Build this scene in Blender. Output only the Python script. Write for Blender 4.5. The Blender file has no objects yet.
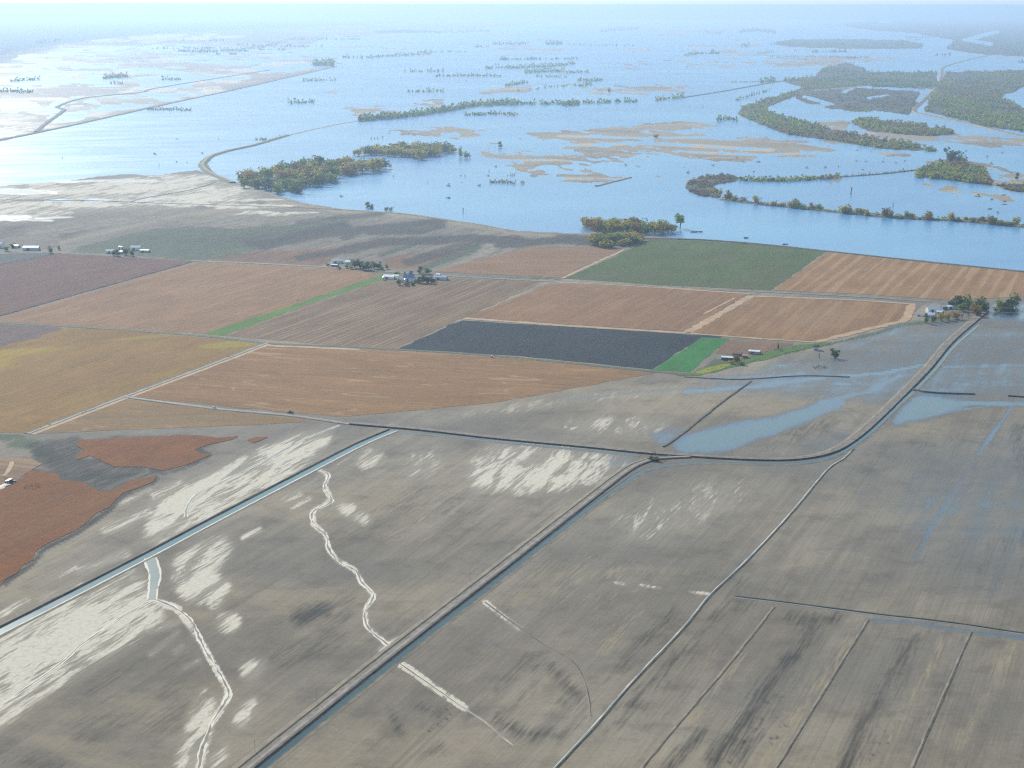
import bpy, bmesh, math, random
import numpy as np
from mathutils import Vector, Matrix
random.seed(7); RS = np.random.RandomState(11)
S = bpy.context.scene; COL = S.collection
# ------------------------------------------------------------------ survey: flat flood plain, camera 450 m up
H = 450.0; F = 1720.0; PITCH = math.atan((384 - 5) / F)
CP, SP = math.cos(PITCH), math.sin(PITCH)
def at(u, v, z=0.0):
    """ground point (metres) seen at photo position u, v"""
    x = (u - 512) / F; k = -(v - 384) / F
    t = (H - z) / (SP - k * CP)
    return Vector((x * t, (CP + k * SP) * t, z))
def at_np(u, v):
    x = (u - 512) / F; k = -(v - 384) / F
    t = H / (SP - k * CP)
    return x * t, (CP + k * SP) * t
def mpp(v):
    k = -(v - 384) / F
    return H / (SP - k * CP) / F          # metres per pixel across, at that row
ROW = math.radians(68.5)                  # the fields' row direction

# ------------------------------------------------------------------ helpers
def tag(o, label=None, cat=None, group=None, kind=None):
    if label: o['label'] = label
    if cat: o['category'] = cat
    if group: o['group'] = group
    if kind: o['kind'] = kind
    return o
def link(o, parent=None):
    COL.objects.link(o)
    if parent: o.parent = parent
    return o
def mesh_obj(name, verts, faces, mats, parent=None, idx=None, smooth=False):
    me = bpy.data.meshes.new(name); me.from_pydata([tuple(v) for v in verts], [], faces)
    for m in (mats if isinstance(mats, (list, tuple)) else [mats]): me.materials.append(m)
    if idx is not None: me.polygons.foreach_set('material_index', idx)
    if smooth: me.polygons.foreach_set('use_smooth', [True] * len(faces))
    me.update()
    return link(bpy.data.objects.new(name, me), parent)
def empty(name, loc, rz=0.0, label=None, cat=None, group=None):
    o = bpy.data.objects.new(name, None); o.empty_display_size = 2
    o.location = loc; o.rotation_euler = (0, 0, rz)
    return tag(link(o), label, cat, group)
class MB:
    """collects boxes, prisms, tubes; builds ONE mesh"""
    def __init__(s): s.v = []; s.f = []
    def box(s, cx, cy, z0, sx, sy, sz, rz=0.0):
        b = len(s.v); c, n = math.cos(rz), math.sin(rz)
        for dz in (0, sz):
            for dx, dy in ((-1, -1), (1, -1), (1, 1), (-1, 1)):
                x, y = dx * sx / 2, dy * sy / 2
                s.v.append((cx + x * c - y * n, cy + x * n + y * c, z0 + dz))
        s.f += [tuple(b + i for i in q) for q in ((3, 2, 1, 0), (4, 5, 6, 7), (0, 1, 5, 4), (1, 2, 6, 5), (2, 3, 7, 6), (3, 0, 4, 7))]
        return s
    def tube(s, p, q, r0, r1, n=7, cap=True):
        p, q = Vector(p), Vector(q); d = (q - p).normalized()
        a = d.orthogonal().normalized(); bb = d.cross(a); b = len(s.v)
        for o, r in ((p, r0), (q, r1)):
            for i in range(n):
                t = 2 * math.pi * i / n
                s.v.append(tuple(o + a * (r * math.cos(t)) + bb * (r * math.sin(t))))
        for i in range(n):
            j = (i + 1) % n; s.f.append((b + i, b + j, b + n + j, b + n + i))
        if cap: s.f.append(tuple(b + n + i for i in range(n))); s.f.append(tuple(b + n - 1 - i for i in range(n)))
        return s
    def poly(s, pts, faces):
        b = len(s.v); s.v += [tuple(p) for p in pts]; s.f += [tuple(b + i for i in q) for q in faces]; return s
    def build(s, name, mat, parent=None, smooth=False): return mesh_obj(name, s.v, s.f, mat, parent, None, smooth)

# ------------------------------------------------------------------ node helper
class NG:
    def __init__(s, name):
        s.m = bpy.data.materials.new(name); s.m.use_nodes = True; s.t = s.m.node_tree; s.t.nodes.clear()
        s.out = s.n('ShaderNodeOutputMaterial')
    def n(s, ty, **kw):
        o = s.t.nodes.new(ty)
        for k, v in kw.items(): setattr(o, k, v)
        return o
    def set(s, sock, v):
        if hasattr(v, 'is_linked') or isinstance(v, bpy.types.NodeSocket): s.t.links.new(v, sock)
        elif v is not None:
            if isinstance(v, (tuple, list)) and len(v) == 3 and sock.type == 'RGBA': v = (*v, 1)
            sock.default_value = v
    def math(s, op, a, b=None, c=None, clamp=False):
        o = s.n('ShaderNodeMath', operation=op, use_clamp=clamp)
        for i, x in enumerate((a, b, c)):
            if x is not None: s.set(o.inputs[i], x)
        return o.outputs[0]
    def mix(s, fac, a, b, mode='MIX'):
        o = s.n('ShaderNodeMix', data_type='RGBA', blend_type=mode)
        s.set(o.inputs[0], fac); s.set(o.inputs[6], a); s.set(o.inputs[7], b); return o.outputs[2]
    def fmix(s, fac, a, b):
        o = s.n('ShaderNodeMix', data_type='FLOAT'); s.set(o.inputs[0], fac); s.set(o.inputs[2], a); s.set(o.inputs[3], b); return o.outputs[0]
    def pos(s): return s.n('ShaderNodeNewGeometry').outputs['Position']
    def warp(s, rot, sx, sy, src=None, loc=(0, 0, 0)):
        o = s.n('ShaderNodeMapping', vector_type='TEXTURE')
        s.set(o.inputs['Vector'], src or s.pos()); o.inputs['Location'].default_value = loc
        o.inputs['Rotation'].default_value = (0, 0, rot); o.inputs['Scale'].default_value = (sx, sy, max(sx, sy)); return o.outputs[0]
    def noise(s, vec, scale=1.0, detail=3.0, rough=0.55, dist=0.0):
        o = s.n('ShaderNodeTexNoise'); s.set(o.inputs['Vector'], vec)
        o.inputs['Scale'].default_value = scale; o.inputs['Detail'].default_value = detail
        o.inputs['Roughness'].default_value = rough; o.inputs['Distortion'].default_value = dist; return o.outputs[0]
    def step(s, x, lo, hi, a=0.0, b=1.0):
        o = s.n('ShaderNodeMapRange', interpolation_type='SMOOTHSTEP')
        s.set(o.inputs[0], x)
        for i, v in zip((1, 2, 3, 4), (lo, hi, a, b)): s.set(o.inputs[i], v)
        return o.outputs[0]
    def bsdf(s, col, rough=0.8, spec=0.3, bump=None, bdist=1.0, bstr=0.5):
        o = s.n('ShaderNodeBsdfPrincipled'); s.set(o.inputs['Base Color'], col); s.set(o.inputs['Roughness'], rough)
        s.set(o.inputs['Specular IOR Level'], spec)
        if bump is not None:
            b = s.n('ShaderNodeBump'); b.inputs['Distance'].default_value = bdist; b.inputs['Strength'].default_value = bstr
            s.set(b.inputs['Height'], bump); s.set(o.inputs['Normal'], b.outputs[0])
        s.t.links.new(o.outputs[0], s.out.inputs[0]); return s.m
def plain(name, col, rough=0.75, var=0.25, sc=0.3, spec=0.3):
    g = NG(name); n = g.noise(g.pos(), sc, 4, 0.6)
    d = tuple(c * (1 - var) for c in col); l = tuple(min(1, c * (1 + var)) for c in col)
    return g.bsdf(g.mix(g.step(n, 0.3, 0.7), d, l), rough, spec)

def mat_water(name, base, rough, spec=0.5, open_=None):
    g = NG(name); p = g.pos()
    n1 = g.noise(g.warp(math.radians(20), 420, 130), 1, 3, 0.6)      # wind lanes
    n2 = g.noise(g.warp(math.radians(-10), 60, 22), 1, 3, 0.6)
    r = g.math('ADD', g.step(n1, 0.3, 0.7, rough - 0.025, rough + 0.035), g.math('MULTIPLY', g.math('SUBTRACT', n2, 0.5), 0.05))
    silt = g.noise(p, 0.0016, 3, 0.5)
    c = g.mix(g.step(silt, 0.35, 0.7), base, tuple(b * f for b, f in zip(base, (1.5, 1.35, 1.15))))
    w = g.noise(g.warp(math.radians(25), 9, 4), 1, 2, 0.6)
    g.bsdf(c, r, spec, w, 1.0, 0.02)
    if open_:                       # wind-roughened open water: wave slopes keep the grazing reflection well below a mirror's
        df = g.n('ShaderNodeBsdfDiffuse'); g.set(df.inputs[0], c); gl = g.n('ShaderNodeBsdfGlossy'); gl.inputs[0].default_value = (.86, .95, 1, 1); g.set(gl.inputs['Roughness'], r)
        mx = g.n('ShaderNodeMixShader'); mx.inputs[0].default_value = open_
        g.t.links.new(df.outputs[0], mx.inputs[1]); g.t.links.new(gl.outputs[0], mx.inputs[2]); g.t.links.new(mx.outputs[0], g.out.inputs[0])
    return g.m
M = {}
M['water'] = mat_water('flood_water', (0.070, 0.205, 0.40), 0.25, 0.20, 0.28)
M['ditch_water'] = mat_water('ditch_water', (0.015, 0.06, 0.075), 0.12, 0.15)
M['canal_water'] = mat_water('canal_water', (0.045, 0.125, 0.135), 0.2, 0.2)
M['creek_water'] = mat_water('creek_water', (0.115, 0.15, 0.13), 0.3, 0.15)
M['puddle'] = mat_water('thin_flood_water', (0.13, 0.16, 0.165), 0.2)

# ------------------------------------------------------------------ ground paint map (what lies where on the plain)
U0, U1, V0, V1 = -720, 1744, 10, 1000
W_, H_ = U1 - U0, V1 - V0
LAY = {k: np.zeros((H_, W_), np.float32) for k in ('flood', 'silt', 'dark', 'wet', 'tan', 'green', 'brown', 'woods', 'shoal')}  # silt also carries painted sun glint on the far and upper left mud
def blur(a, r):
    if r < 0.4: return a
    n = int(3 * r) + 1; k = np.exp(-0.5 * (np.arange(-n, n + 1) / r) ** 2); k /= k.sum()
    p = np.pad(a, ((n, n), (n, n)), mode='edge')
    h, w = a.shape
    t = np.zeros((p.shape[0], w), np.float32)
    for i, x in enumerate(k): t += x * p[:, i:i + w]
    o = np.zeros_like(a)
    for i, x in enumerate(k): o += x * t[i:i + h]
    return o
def _box(xs, ys, m):
    return (max(0, int(min(xs) - m - U0)), min(W_, int(max(xs) + m - U0) + 2), max(0, int(min(ys) - m - V0)), min(H_, int(max(ys) + m - V0) + 2))
def _apply(L, bx, m, val, mode):
    a, b, c, d = bx; T = LAY[L][c:d, a:b]
    if mode == 'max': np.maximum(T, m * val, out=T)
    elif mode == 'erase': T *= (1 - m * val)
    else: T += m * val
def area(L, pts, val=1.0, soft=1.5, mode='max'):
    if L in ('silt', 'dark') and soft > 2: soft *= 1.5
    xs = [p[0] for p in pts]; ys = [p[1] for p in pts]; bx = _box(xs, ys, 3 * soft + 2)
    X, Y = np.meshgrid(np.arange(bx[0], bx[1]) + U0 + 0.5, np.arange(bx[2], bx[3]) + V0 + 0.5)
    ins = np.zeros(X.shape, bool)
    for (x0, y0), (x1, y1) in zip(pts, pts[1:] + pts[:1]):
        if y0 == y1: continue
        c = ((y0 > Y) != (y1 > Y)) & (X < (x1 - x0) * (Y - y0) / (y1 - y0) + x0); ins ^= c
    _apply(L, bx, blur(ins.astype(np.float32), soft), val, mode)
def stroke(L, pts, wid, val=1.0, soft=1.5, mode='max', asp=1.0):
    if L in ('silt', 'dark') and soft > 2: soft *= 1.7 if L == 'silt' else 2.6
    """wid: half width in rows; asp > 1 makes the stroke wider across than deep"""
    xs = [p[0] for p in pts]; ys = [p[1] for p in pts]; bx = _box(xs, ys, (wid + 2 * soft) * max(1, asp) + 3)
    X, Y = np.meshgrid(np.arange(bx[0], bx[1]) + U0 + 0.5, np.arange(bx[2], bx[3]) + V0 + 0.5)
    D = np.full(X.shape, 1e9, np.float32)
    if len(pts) == 1: pts = pts * 2
    for (x0, y0), (x1, y1) in zip(pts, pts[1:]):
        dx, dy = (x1 - x0) / asp, y1 - y0; L2 = dx * dx + dy * dy + 1e-9
        ax, ay = (X - x0) / asp, Y - y0
        t = np.clip((ax * dx + ay * dy) / L2, 0, 1)
        D = np.minimum(D, np.hypot(ax - t * dx, ay - t * dy))
    _apply(L, bx, np.clip((wid + soft - D) / (2 * soft), 0, 1), val, mode)
def strip(L, u0, u1, v, th, val=1.0):
    r = random.Random(int(u0 * 7 + v * 13)); n = int(4 + (u1 - u0) / 14)
    for i in range(n):
        c = r.uniform(u0, u1); l = r.uniform(.08, .30) * (u1 - u0); q = 1 - abs(c - (u0 + u1) / 2) / (u1 - u0)
        vv = v + r.gauss(0, th * .34) ; dv = r.uniform(-.5, .2) * th * .4
        stroke(L, [(c - l / 2, vv - dv), (c, vv + r.uniform(-.4, .4)), (c + l / 2, vv + dv)], th * r.uniform(.14, .34), val * r.uniform(.8, 1.15) * (.6 + .5 * q), max(.7, th * .16), asp=4)

# --- flood water
FL = [(-720, 175), (-300, 182), (0, 185), (57, 181), (90, 177), (123, 174), (160, 175), (197, 170), (214, 175), (231, 181), (256, 188), (283, 198),
      (310, 204), (342, 209), (405, 213), (460, 221), (519, 231), (575, 233), (600, 231), (640, 235), (690, 239), (760, 244), (827, 251), (920, 260), (1024, 271),
      (1300, 300), (1744, 350), (1744, 20), (1010, 20), (760, 20), (684, 19), (560, 22), (430, 32), (330, 36), (290, 52), (345, 64), (233, 90), (147, 109), (33, 134), (0, 141), (-300, 200), (-720, 300)]
FL[-1] = (-720, 174.9); FL[-2] = (-200, 172)
area('flood', FL, 1.0, 0.9)
def flat(pts, val=0.9, soft=2.0, t=0.8):
    area('flood', pts, val, soft, 'erase'); area('tan', pts, t, soft)
for p in ([(380, 132), (442, 127), (500, 132), (455, 138)],
          [(478, 141), (515, 134), (575, 131), (676, 132), (752, 141), (832, 148), (827, 156), (684, 157), (625, 153), (542, 143)],
          [(479, 153), (542, 156), (617, 163), (529, 166), (489, 160)], [(495, 168), (560, 170), (520, 174)],
          [(515, 174), (612, 176), (640, 174), (700, 177), (690, 182), (560, 181)], [(629, 126), (684, 123), (700, 130), (640, 130)],
          [(475, 90), (535, 87), (530, 92), (480, 93)], [(592, 89), (665, 87), (668, 91), (600, 93)], [(355, 111), (399, 110), (396, 114), (350, 115)],
          [(395, 104), (445, 101), (440, 106), (400, 107)], [(443, 181), (461, 180), (462, 182), (444, 183)], [(615, 65), (640, 65), (630, 68)],
          [(800, 122), (851, 121), (846, 130), (812, 131)], [(868, 131), (897, 134), (1020, 137), (1040, 142), (960, 143), (890, 140)],
          [(850, 152), (920, 154), (900, 157), (845, 157)], [(684, 178), (735, 174), (730, 178), (690, 181)],
          [(905, 168), (945, 161), (1000, 167), (1030, 180), (1060, 196), (990, 190), (950, 180), (917, 179)],
          [(937, 186), (967, 183), (985, 190), (1022, 200), (1060, 205), (1002, 202), (980, 194)], [(820, 180), (842, 177), (850, 180), (830, 184)],
          [(750, 62), (830, 57), (900, 60), (830, 64)], [(855, 172), (900, 168), (880, 174)], [(217, 100), (252, 99), (245, 104)], [(316, 91), (342, 89), (338, 93)]):
    flat(p)
for p in ([(490, 140), (600, 126), (700, 123), (760, 136), (850, 146), (842, 159), (700, 161), (682, 181), (560, 184), (484, 172), (470, 150)], [(840, 120), (905, 128), (1040, 132), (1040, 146), (880, 146)], [(684, 172), (760, 172), (900, 164), (1000, 160), (1040, 180), (1000, 206), (930, 186), (850, 172), (740, 180)], [(380, 128), (470, 124), (500, 134), (440, 140)], [(560, 84), (700, 84), (690, 94), (570, 96)], [(342, 106), (450, 98), (440, 112), (340, 118)], [(600, 60), (900, 54), (900, 64), (640, 70)]):
    area('flood', p, .40, 4, 'erase'); area('tan', p, .5, 4)
rr = random.Random(5)
for _ in range(60):
    u = rr.uniform(260, 1040); v = rr.uniform(19, 66); l = rr.uniform(20, 90) * (.5 + (66 - v) / 60); th = rr.uniform(.5, 1.2)
    stroke('flood', [(u - l / 2, v), (u, v + rr.uniform(-.6, .6)), (u + l / 2, v + rr.uniform(-.8, .8))], th, rr.uniform(.55, .95), .8, 'erase', asp=4); stroke('tan', [(u - l / 2, v), (u + l / 2, v)], th, .8, .8, asp=4)
# open lanes of water through the big flat
for p, w in (([(500, 139), (560, 146), (640, 143), (700, 146), (770, 150)], 1.5), ([(560, 136), (640, 138), (730, 137)], 1.0), ([(690, 152), (760, 155), (820, 153)], 1.0),
             ([(500, 160), (560, 160), (600, 164)], 0.8), ([(540, 178), (620, 179), (690, 178)], 0.8)):
    stroke('flood', p, w, 1.0, 1.0, asp=3)
# the ground the woods stand on, barely out of the water
WOODS = [
  [(736, 114), (784, 134), (834, 141), (884, 149), (937, 152), (930, 148), (870, 138), (824, 128), (800, 121), (772, 113), (765, 108), (790, 98), (812, 90), (800, 88), (775, 97), (745, 106)],
  [(780, 80), (815, 76), (824, 68), (846, 63), (860, 66), (868, 72), (937, 72), (938, 90), (905, 88), (860, 86), (812, 90), (790, 84)],
  [(850, 122), (866, 118), (905, 122), (937, 128), (960, 135), (920, 136), (868, 131)],
  [(946, 72), (1024, 70), (1120, 72), (1120, 92), (1024, 87), (1004, 97), (1026, 111), (1120, 122), (1120, 146), (1024, 132), (984, 126), (924, 111), (937, 88)],
  [(914, 178), (917, 172), (943, 164), (952, 157), (962, 162), (984, 171), (994, 187), (972, 183), (940, 179)],
  [(994, 185), (1024, 184), (1060, 188), (1060, 196), (1010, 191)],
  [(684, 186), (690, 181), (704, 176), (734, 175), (737, 181), (712, 186), (722, 191), (722, 198), (703, 197), (690, 192)],
  [(767, 43), (794, 39), (844, 39), (900, 40), (925, 44), (922, 49), (850, 49), (790, 47)],
  [(837, 24), (877, 20), (1024, 19), (1200, 19), (1200, 60), (1024, 56), (985, 55), (944, 49), (955, 40), (930, 36), (915, 33), (880, 31), (850, 27)],
  [(800, 92), (850, 88), (905, 90), (936, 92), (914, 110), (905, 118), (884, 113), (840, 111), (812, 105), (795, 98)]]
for p in WOODS:
    area('flood', p, 1.0, 1.0, 'erase'); area('woods', p, 1.0, 1.2)
for p, w in (([(844, 92), (852, 89)], 1.2), ([(868, 98), (888, 95)], 1.0), ([(918, 101), (927, 90)], 1.6), ([(790, 110), (840, 112), (850, 118), (810, 120)], 2.6), ([(805, 97), (830, 104), (800, 108)], 1.6),
             ([(875, 113), (900, 116), (940, 122)], 2.2), ([(968, 40), (980, 36), (996, 32)], 1.8), ([(965, 40), (985, 43), (990, 44)], 1.6), ([(880, 22), (892, 22)], 0.7), ([(1010, 97), (1030, 101)], 4.0)):
    stroke('flood', p, w, 1.0, 0.9, asp=2); stroke('woods', p, w, 1.0, 0.9, 'erase', asp=2)
# far wooded country at the edge of the plain
area('woods', [(-720, 10), (1744, 10), (1744, 18), (1000, 20), (640, 17), (420, 22), (300, 28), (150, 34), (60, 44), (0, 56), (-300, 66), (-720, 70)], 0.8, 1.5)
for u0, u1, v, t in ((0, 60, 64, 6), (-60, 20, 88, 6), (0, 40, 92, 4), (110, 170, 58, 3), (90, 130, 76, 4), (183, 245, 51, 3), (230, 300, 43, 3), (342, 430, 56, 2), (375, 490, 32, 3), (300, 340, 36, 2)):
    strip('woods', u0, u1, v, t, 0.8)
area('shoal', [(-720, 80), (0, 60), (60, 46), (300, 42), (340, 63), (233, 88), (147, 107), (33, 132), (0, 139), (-720, 172)], 1.0, 1.5)
area('flood', [(-720, 80), (0, 60), (60, 46), (300, 42), (340, 63), (233, 88), (147, 107), (33, 132), (0, 139), (-720, 172)], 0.40, 1.5)
# --- left: drowned mud beyond the dike, silt strips with sun glint put into their colour
area('wet', [(-720, 80), (0, 62), (60, 45), (300, 40), (345, 64), (233, 90), (147, 109), (0, 141), (-720, 175)], 0.34, 2)
for u0, u1, v, t in ((20, 113, 63, 4), (27, 133, 75, 5), (60, 113, 50, 4), (130, 233, 37, 4), (60, 120, 47, 3), (157, 247, 78, 6), (220, 312, 63, 5), (127, 213, 90, 6), (0, 50, 107, 6), (-90, 47, 117, 9),
                     (-60, 33, 134, 6), (160, 217, 94, 5), (83, 117, 115, 6), (200, 300, 71, 4), (150, 200, 60, 3), (100, 160, 41, 3), (-80, 60, 100, 4), (40, 110, 126, 5), (240, 330, 55, 3), (-200, -60, 110, 12)):
    strip('silt', u0, u1, v, t, 1.1)
# --- grey mud by the water's edge, upper left; its white glints are painted as silt
for u0, u1, v, t in ((-120, 75, 209, 10), (155, 246, 197, 9), (-60, 70, 183, 5), (20, 160, 190, 6), (-80, 40, 199, 5), (100, 200, 184, 5), (40, 120, 203, 4), (240, 340, 213, 3), (130, 230, 177, 4), (180, 300, 206, 3)):
    strip('silt', u0, u1, v, t, 1.1)
for u0, u1, v, t in ((-60, 60, 192, 4), (60, 190, 181, 3), (-100, 60, 218, 5), (80, 160, 200, 3)):
    strip('wet', u0, u1, v, t, 0.8)
area('silt', [(-300, 186), (60, 180), (200, 171), (285, 199), (240, 206), (100, 212), (-300, 222)], 0.52, 4)
for u0, u1, v, t in ((0, 90, 189, 5), (60, 200, 204, 4), (120, 240, 190, 5), (-40, 60, 214, 4), (170, 280, 200, 3)): strip('silt', u0, u1, v, t, 1.0)
stroke('tan', [(60, 243), (95, 235), (133, 226), (190, 214), (260, 206)], 2.5, 0.8, 2)
stroke('tan', [(0, 200), (120, 201), (200, 205), (283, 203), (342, 211), (420, 216)], 2, 0.5, 2)
stroke('tan', [(330, 211), (405, 215), (519, 234), (600, 235)], 1.6, 0.8, 1.5)
area('dark', [(-200, 216), (60, 214), (300, 210), (420, 220), (560, 236), (560, 279), (342, 268), (190, 262), (0, 262), (-200, 265)], 0.34, 3)
area('dark', [(-200, 224), (0, 222), (35, 222), (28, 236), (0, 243), (-200, 255)], 0.75, 4)
area('dark', [(55, 233), (92, 227), (96, 231), (62, 240)], 0.7, 2)
area('green', [(63, 252), (133, 232), (190, 226), (233, 229), (300, 224), (345, 219), (360, 223), (300, 236), (267, 249), (203, 261)], 1.0, 3)
area('dark', [(63, 252), (133, 232), (233, 229), (345, 219), (330, 230), (267, 249), (203, 261)], 0.5, 4)
for p, w, v in (([(265, 246), (310, 233), (342, 226)], 3, .7), ([(300, 222), (380, 214)], 2, .5), ([(250, 244), (290, 241), (340, 232), (400, 226), (440, 221)], 2.6, .8), ([(345, 250), (380, 242), (440, 240), (470, 238), (520, 241)], 3, .75),
                ([(370, 232), (420, 231), (440, 226)], 2.4, .6), ([(410, 262), (450, 250), (480, 240)], 3, .5), ([(500, 245), (560, 240), (600, 242)], 2.6, .7), ([(345, 238), (370, 228)], 2, .6), ([(300, 258), (342, 250), (372, 246)], 2, .7), ([(200, 206), (260, 203)], 2, .4), ([(560, 236), (640, 241)], 2, .5)):
    stroke('dark', p, w * 1.5, min(1, v * 1.6), 1.8, asp=2)
area('brown', [(203, 261), (233, 251), (342, 247), (345, 252), (320, 267), (260, 264)], 0.8, 1.8)
for p in ([(267, 243), (310, 230), (340, 228), (320, 238)], [(342, 230), (365, 229), (362, 233), (342, 234)], [(342, 244), (410, 240), (412, 243), (342, 250)], [(380, 258), (450, 250), (456, 254), (425, 268), (390, 270)], [(478, 238), (520, 233), (523, 238), (490, 241)], [(430, 240), (455, 237), (453, 241), (432, 242)]):
    area('brown', p, 0.75, 1.6)
for p, w in (([(425, 268), (450, 258), (478, 248)], 3.2), ([(380, 255), (415, 244), (440, 238)], 2.2), ([(342, 271), (400, 273), (430, 274), (500, 277), (560, 279)], 1.2), ([(155, 249), (200, 240)], 1.5)):
    stroke('green', p, w, 0.75, 1.6, asp=1.5)
# --- silt fans round the washed-out creeks, lower left
for p, v, s in (([(338, 426), (300, 434), (262, 449), (232, 462), (200, 476), (172, 492), (155, 505), (148, 520), (142, 543), (165, 545), (188, 534), (212, 521), (240, 505), (275, 484), (312, 459), (332, 440)], 0.92, 5),
                ([(143, 562), (100, 588), (50, 610), (0, 637), (-90, 680), (-90, 790), (0, 728), (40, 697), (80, 676), (130, 645), (170, 618), (158, 600), (147, 585)], 0.80, 7),
                ([(172, 556), (200, 545), (224, 534), (237, 544), (216, 575), (206, 606), (180, 600), (172, 580)], 0.85, 5), ([(205, 570), (235, 582), (218, 612), (205, 606)], 0.75, 4),
                ([(215, 616), (238, 610), (244, 625), (226, 637), (214, 630)], 0.7, 4), ([(237, 664), (262, 655), (271, 668), (250, 684), (238, 676)], 0.72, 5),
                ([(207, 690), (222, 700), (218, 716), (205, 745), (202, 775), (170, 775), (180, 744), (190, 716)], 0.7, 5), ([(240, 700), (262, 692), (255, 715), (236, 738), (232, 720)], 0.68, 4),
                ([(236, 735), (225, 775), (205, 775), (212, 745)], 0.6, 5),
                ([(469, 462), (492, 440), (529, 443), (580, 449), (642, 454), (629, 471), (590, 487), (542, 494), (500, 494), (475, 490), (458, 476)], 0.7, 7),
                ([(352, 460), (364, 445), (384, 450), (392, 460), (372, 468), (353, 472)], 0.66, 4), ([(345, 500), (360, 509), (380, 524), (366, 528), (342, 514), (325, 492)], 0.72, 4),
                ([(388, 439), (412, 432), (418, 438), (395, 445)], 0.62, 3), ([(395, 452), (440, 440), (470, 440), (440, 470), (405, 490), (395, 480)], 0.54, 8),
                ([(400, 420), (470, 412), (560, 398), (684, 386), (690, 393), (580, 402), (500, 414), (430, 424)], 0.85, 4), ([(520, 424), (600, 416), (684, 420), (660, 438), (560, 434)], 0.62, 6),
                ([(600, 520), (660, 490), (760, 470), (800, 480), (740, 510), (660, 545), (590, 550)], 0.56, 12), ([(70, 432), (180, 428), (300, 421), (330, 424), (250, 428), (150, 436)], 0.55, 3),
                ([(900, 440), (930, 455), (880, 475)], 0.42, 8), ([(930, 380), (960, 374), (950, 388)], .5, 3), ([(985, 480), (1010, 490), (985, 520)], .42, 8)):
    area('silt', p, v, s)
for a, b, w, v in (((104, 531), (150, 511), 4, .75), ((154, 496), (181, 483), 4, .78), ((120, 505), (150, 488), 2.5, .6), ((79, 571), (128, 553), 4, .72), ((60, 577), (76, 568), 2.5, .6), ((0, 615), (28, 600), 3, .72), ((-60, 640), (10, 612), 3, .6), ((40, 600), (80, 583), 3, .6),
                   ((243, 538), (260, 530), 3, .72), ((285, 500), (300, 493), 3.5, .7), ((292, 508), (310, 498), 2, .6), ((250, 512), (262, 507), 2, .5), ((175, 652), (182, 646), 3, .55), ((130, 640), (178, 622), 3, .6), ((150, 655), (178, 632), 3, .6), ((185, 668), (200, 660), 3, .5), ((60, 660), (150, 625), 3, .6),
                   ((205, 690), (190, 712), 3, .6), ((420, 520), (455, 500), 3, .42), ((300, 490), (385, 434), 1.6, .62), ((350, 447), (392, 424), 1.6, .6), ((395, 486), (440, 462), 3, .5), ((540, 470), (590, 456), 3, .55)):
    stroke('silt', [a, b], w, v, 2.5)
for p, w in (([(320, 470), (328, 475), (325, 488), (332, 500), (313, 512), (313, 524), (325, 534), (329, 550), (337, 560), (355, 570), (362, 583), (374, 595), (365, 610), (367, 627), (382, 640), (393, 648)], 2.4), ([(485, 602), (509, 621), (520, 629)], 2.4), ([(400, 664), (412, 671), (429, 684), (450, 698), (465, 708)], 3.6),
             ([(615, 583), (625, 584)], 1.2), ([(640, 585), (660, 588)], .9), ([(690, 592), (711, 594)], 1.2), ([(400, 640), (382, 650)], 4), ([(152, 600), (177, 608), (200, 640), (228, 690), (226, 700), (213, 720), (199, 768)], 3.4)):
    stroke('silt', p, w, 0.95, 2)
# --- dark, still wet soil
for p, w, v in (([(790, 617), (815, 620), (806, 640), (794, 655), (764, 688), (745, 715), (714, 760)], 9, .62), ([(784, 618), (835, 618)], 5, .6), ([(914, 637), (900, 665), (884, 690), (857, 735), (844, 770)], 8, .60), ([(744, 580), (727, 603), (684, 650)], 3, .7), ([(675, 657), (640, 695), (619, 722)], 5, .75),
                ([(675, 610), (640, 645), (622, 667)], 4, .75), ([(529, 657), (515, 670), (499, 690)], 3.5, .6), ([(575, 725), (560, 735), (520, 733), (500, 720)], 6, .6), ([(300, 618), (325, 610)], 8, .75), ([(345, 600), (330, 640), (280, 660)], 14, .3), ([(500, 722), (530, 690), (540, 660)], 5, .4), ([(550, 665), (580, 700), (575, 725)], 6, .5),
                ([(700, 735), (660, 775)], 6, .6), ([(415, 705), (440, 715)], 3, .6), ([(420, 760), (440, 745)], 4, .55), ([(390, 710), (400, 730)], 3, .5), ([(960, 640), (950, 690)], 6, .4), ([(1018, 430), (1024, 470)], 8, .5), ([(727, 600), (760, 605), (735, 610)], 3, .5), ([(560, 700), (620, 740)], 4, .4),
                ([(340, 540), (420, 500), (470, 510), (430, 560)], 16, .22), ([(790, 430), (830, 425), (770, 448)], 7, .4), ([(860, 470), (900, 452), (960, 440)], 12, .22), ([(100, 690), (180, 660), (170, 720), (80, 730)], 18, .25), ([(0, 758), (60, 766)], 5, .5), ([(570, 475), (630, 472), (590, 510)], 8, .3), ([(980, 560), (1024, 540)], 14, .25), ([(640, 730), (690, 690), (720, 660)], 5, .35), ([(1000, 700), (960, 768)], 12, .3)):
    stroke('dark', p, w, v, 3)
for p, w, v in (([(820, 640), (770, 720), (735, 770)], 12, .3), ([(905, 680), (850, 770)], 12, .3), ([(700, 650), (620, 740)], 8, .3), ([(960, 650), (910, 740)], 10, .25), ([(660, 650), (700, 610)], 7, .3), ([(560, 560), (500, 640)], 12, .2), ([(740, 520), (690, 580)], 12, .2)): stroke('dark', p, w, v, 4)
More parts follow.
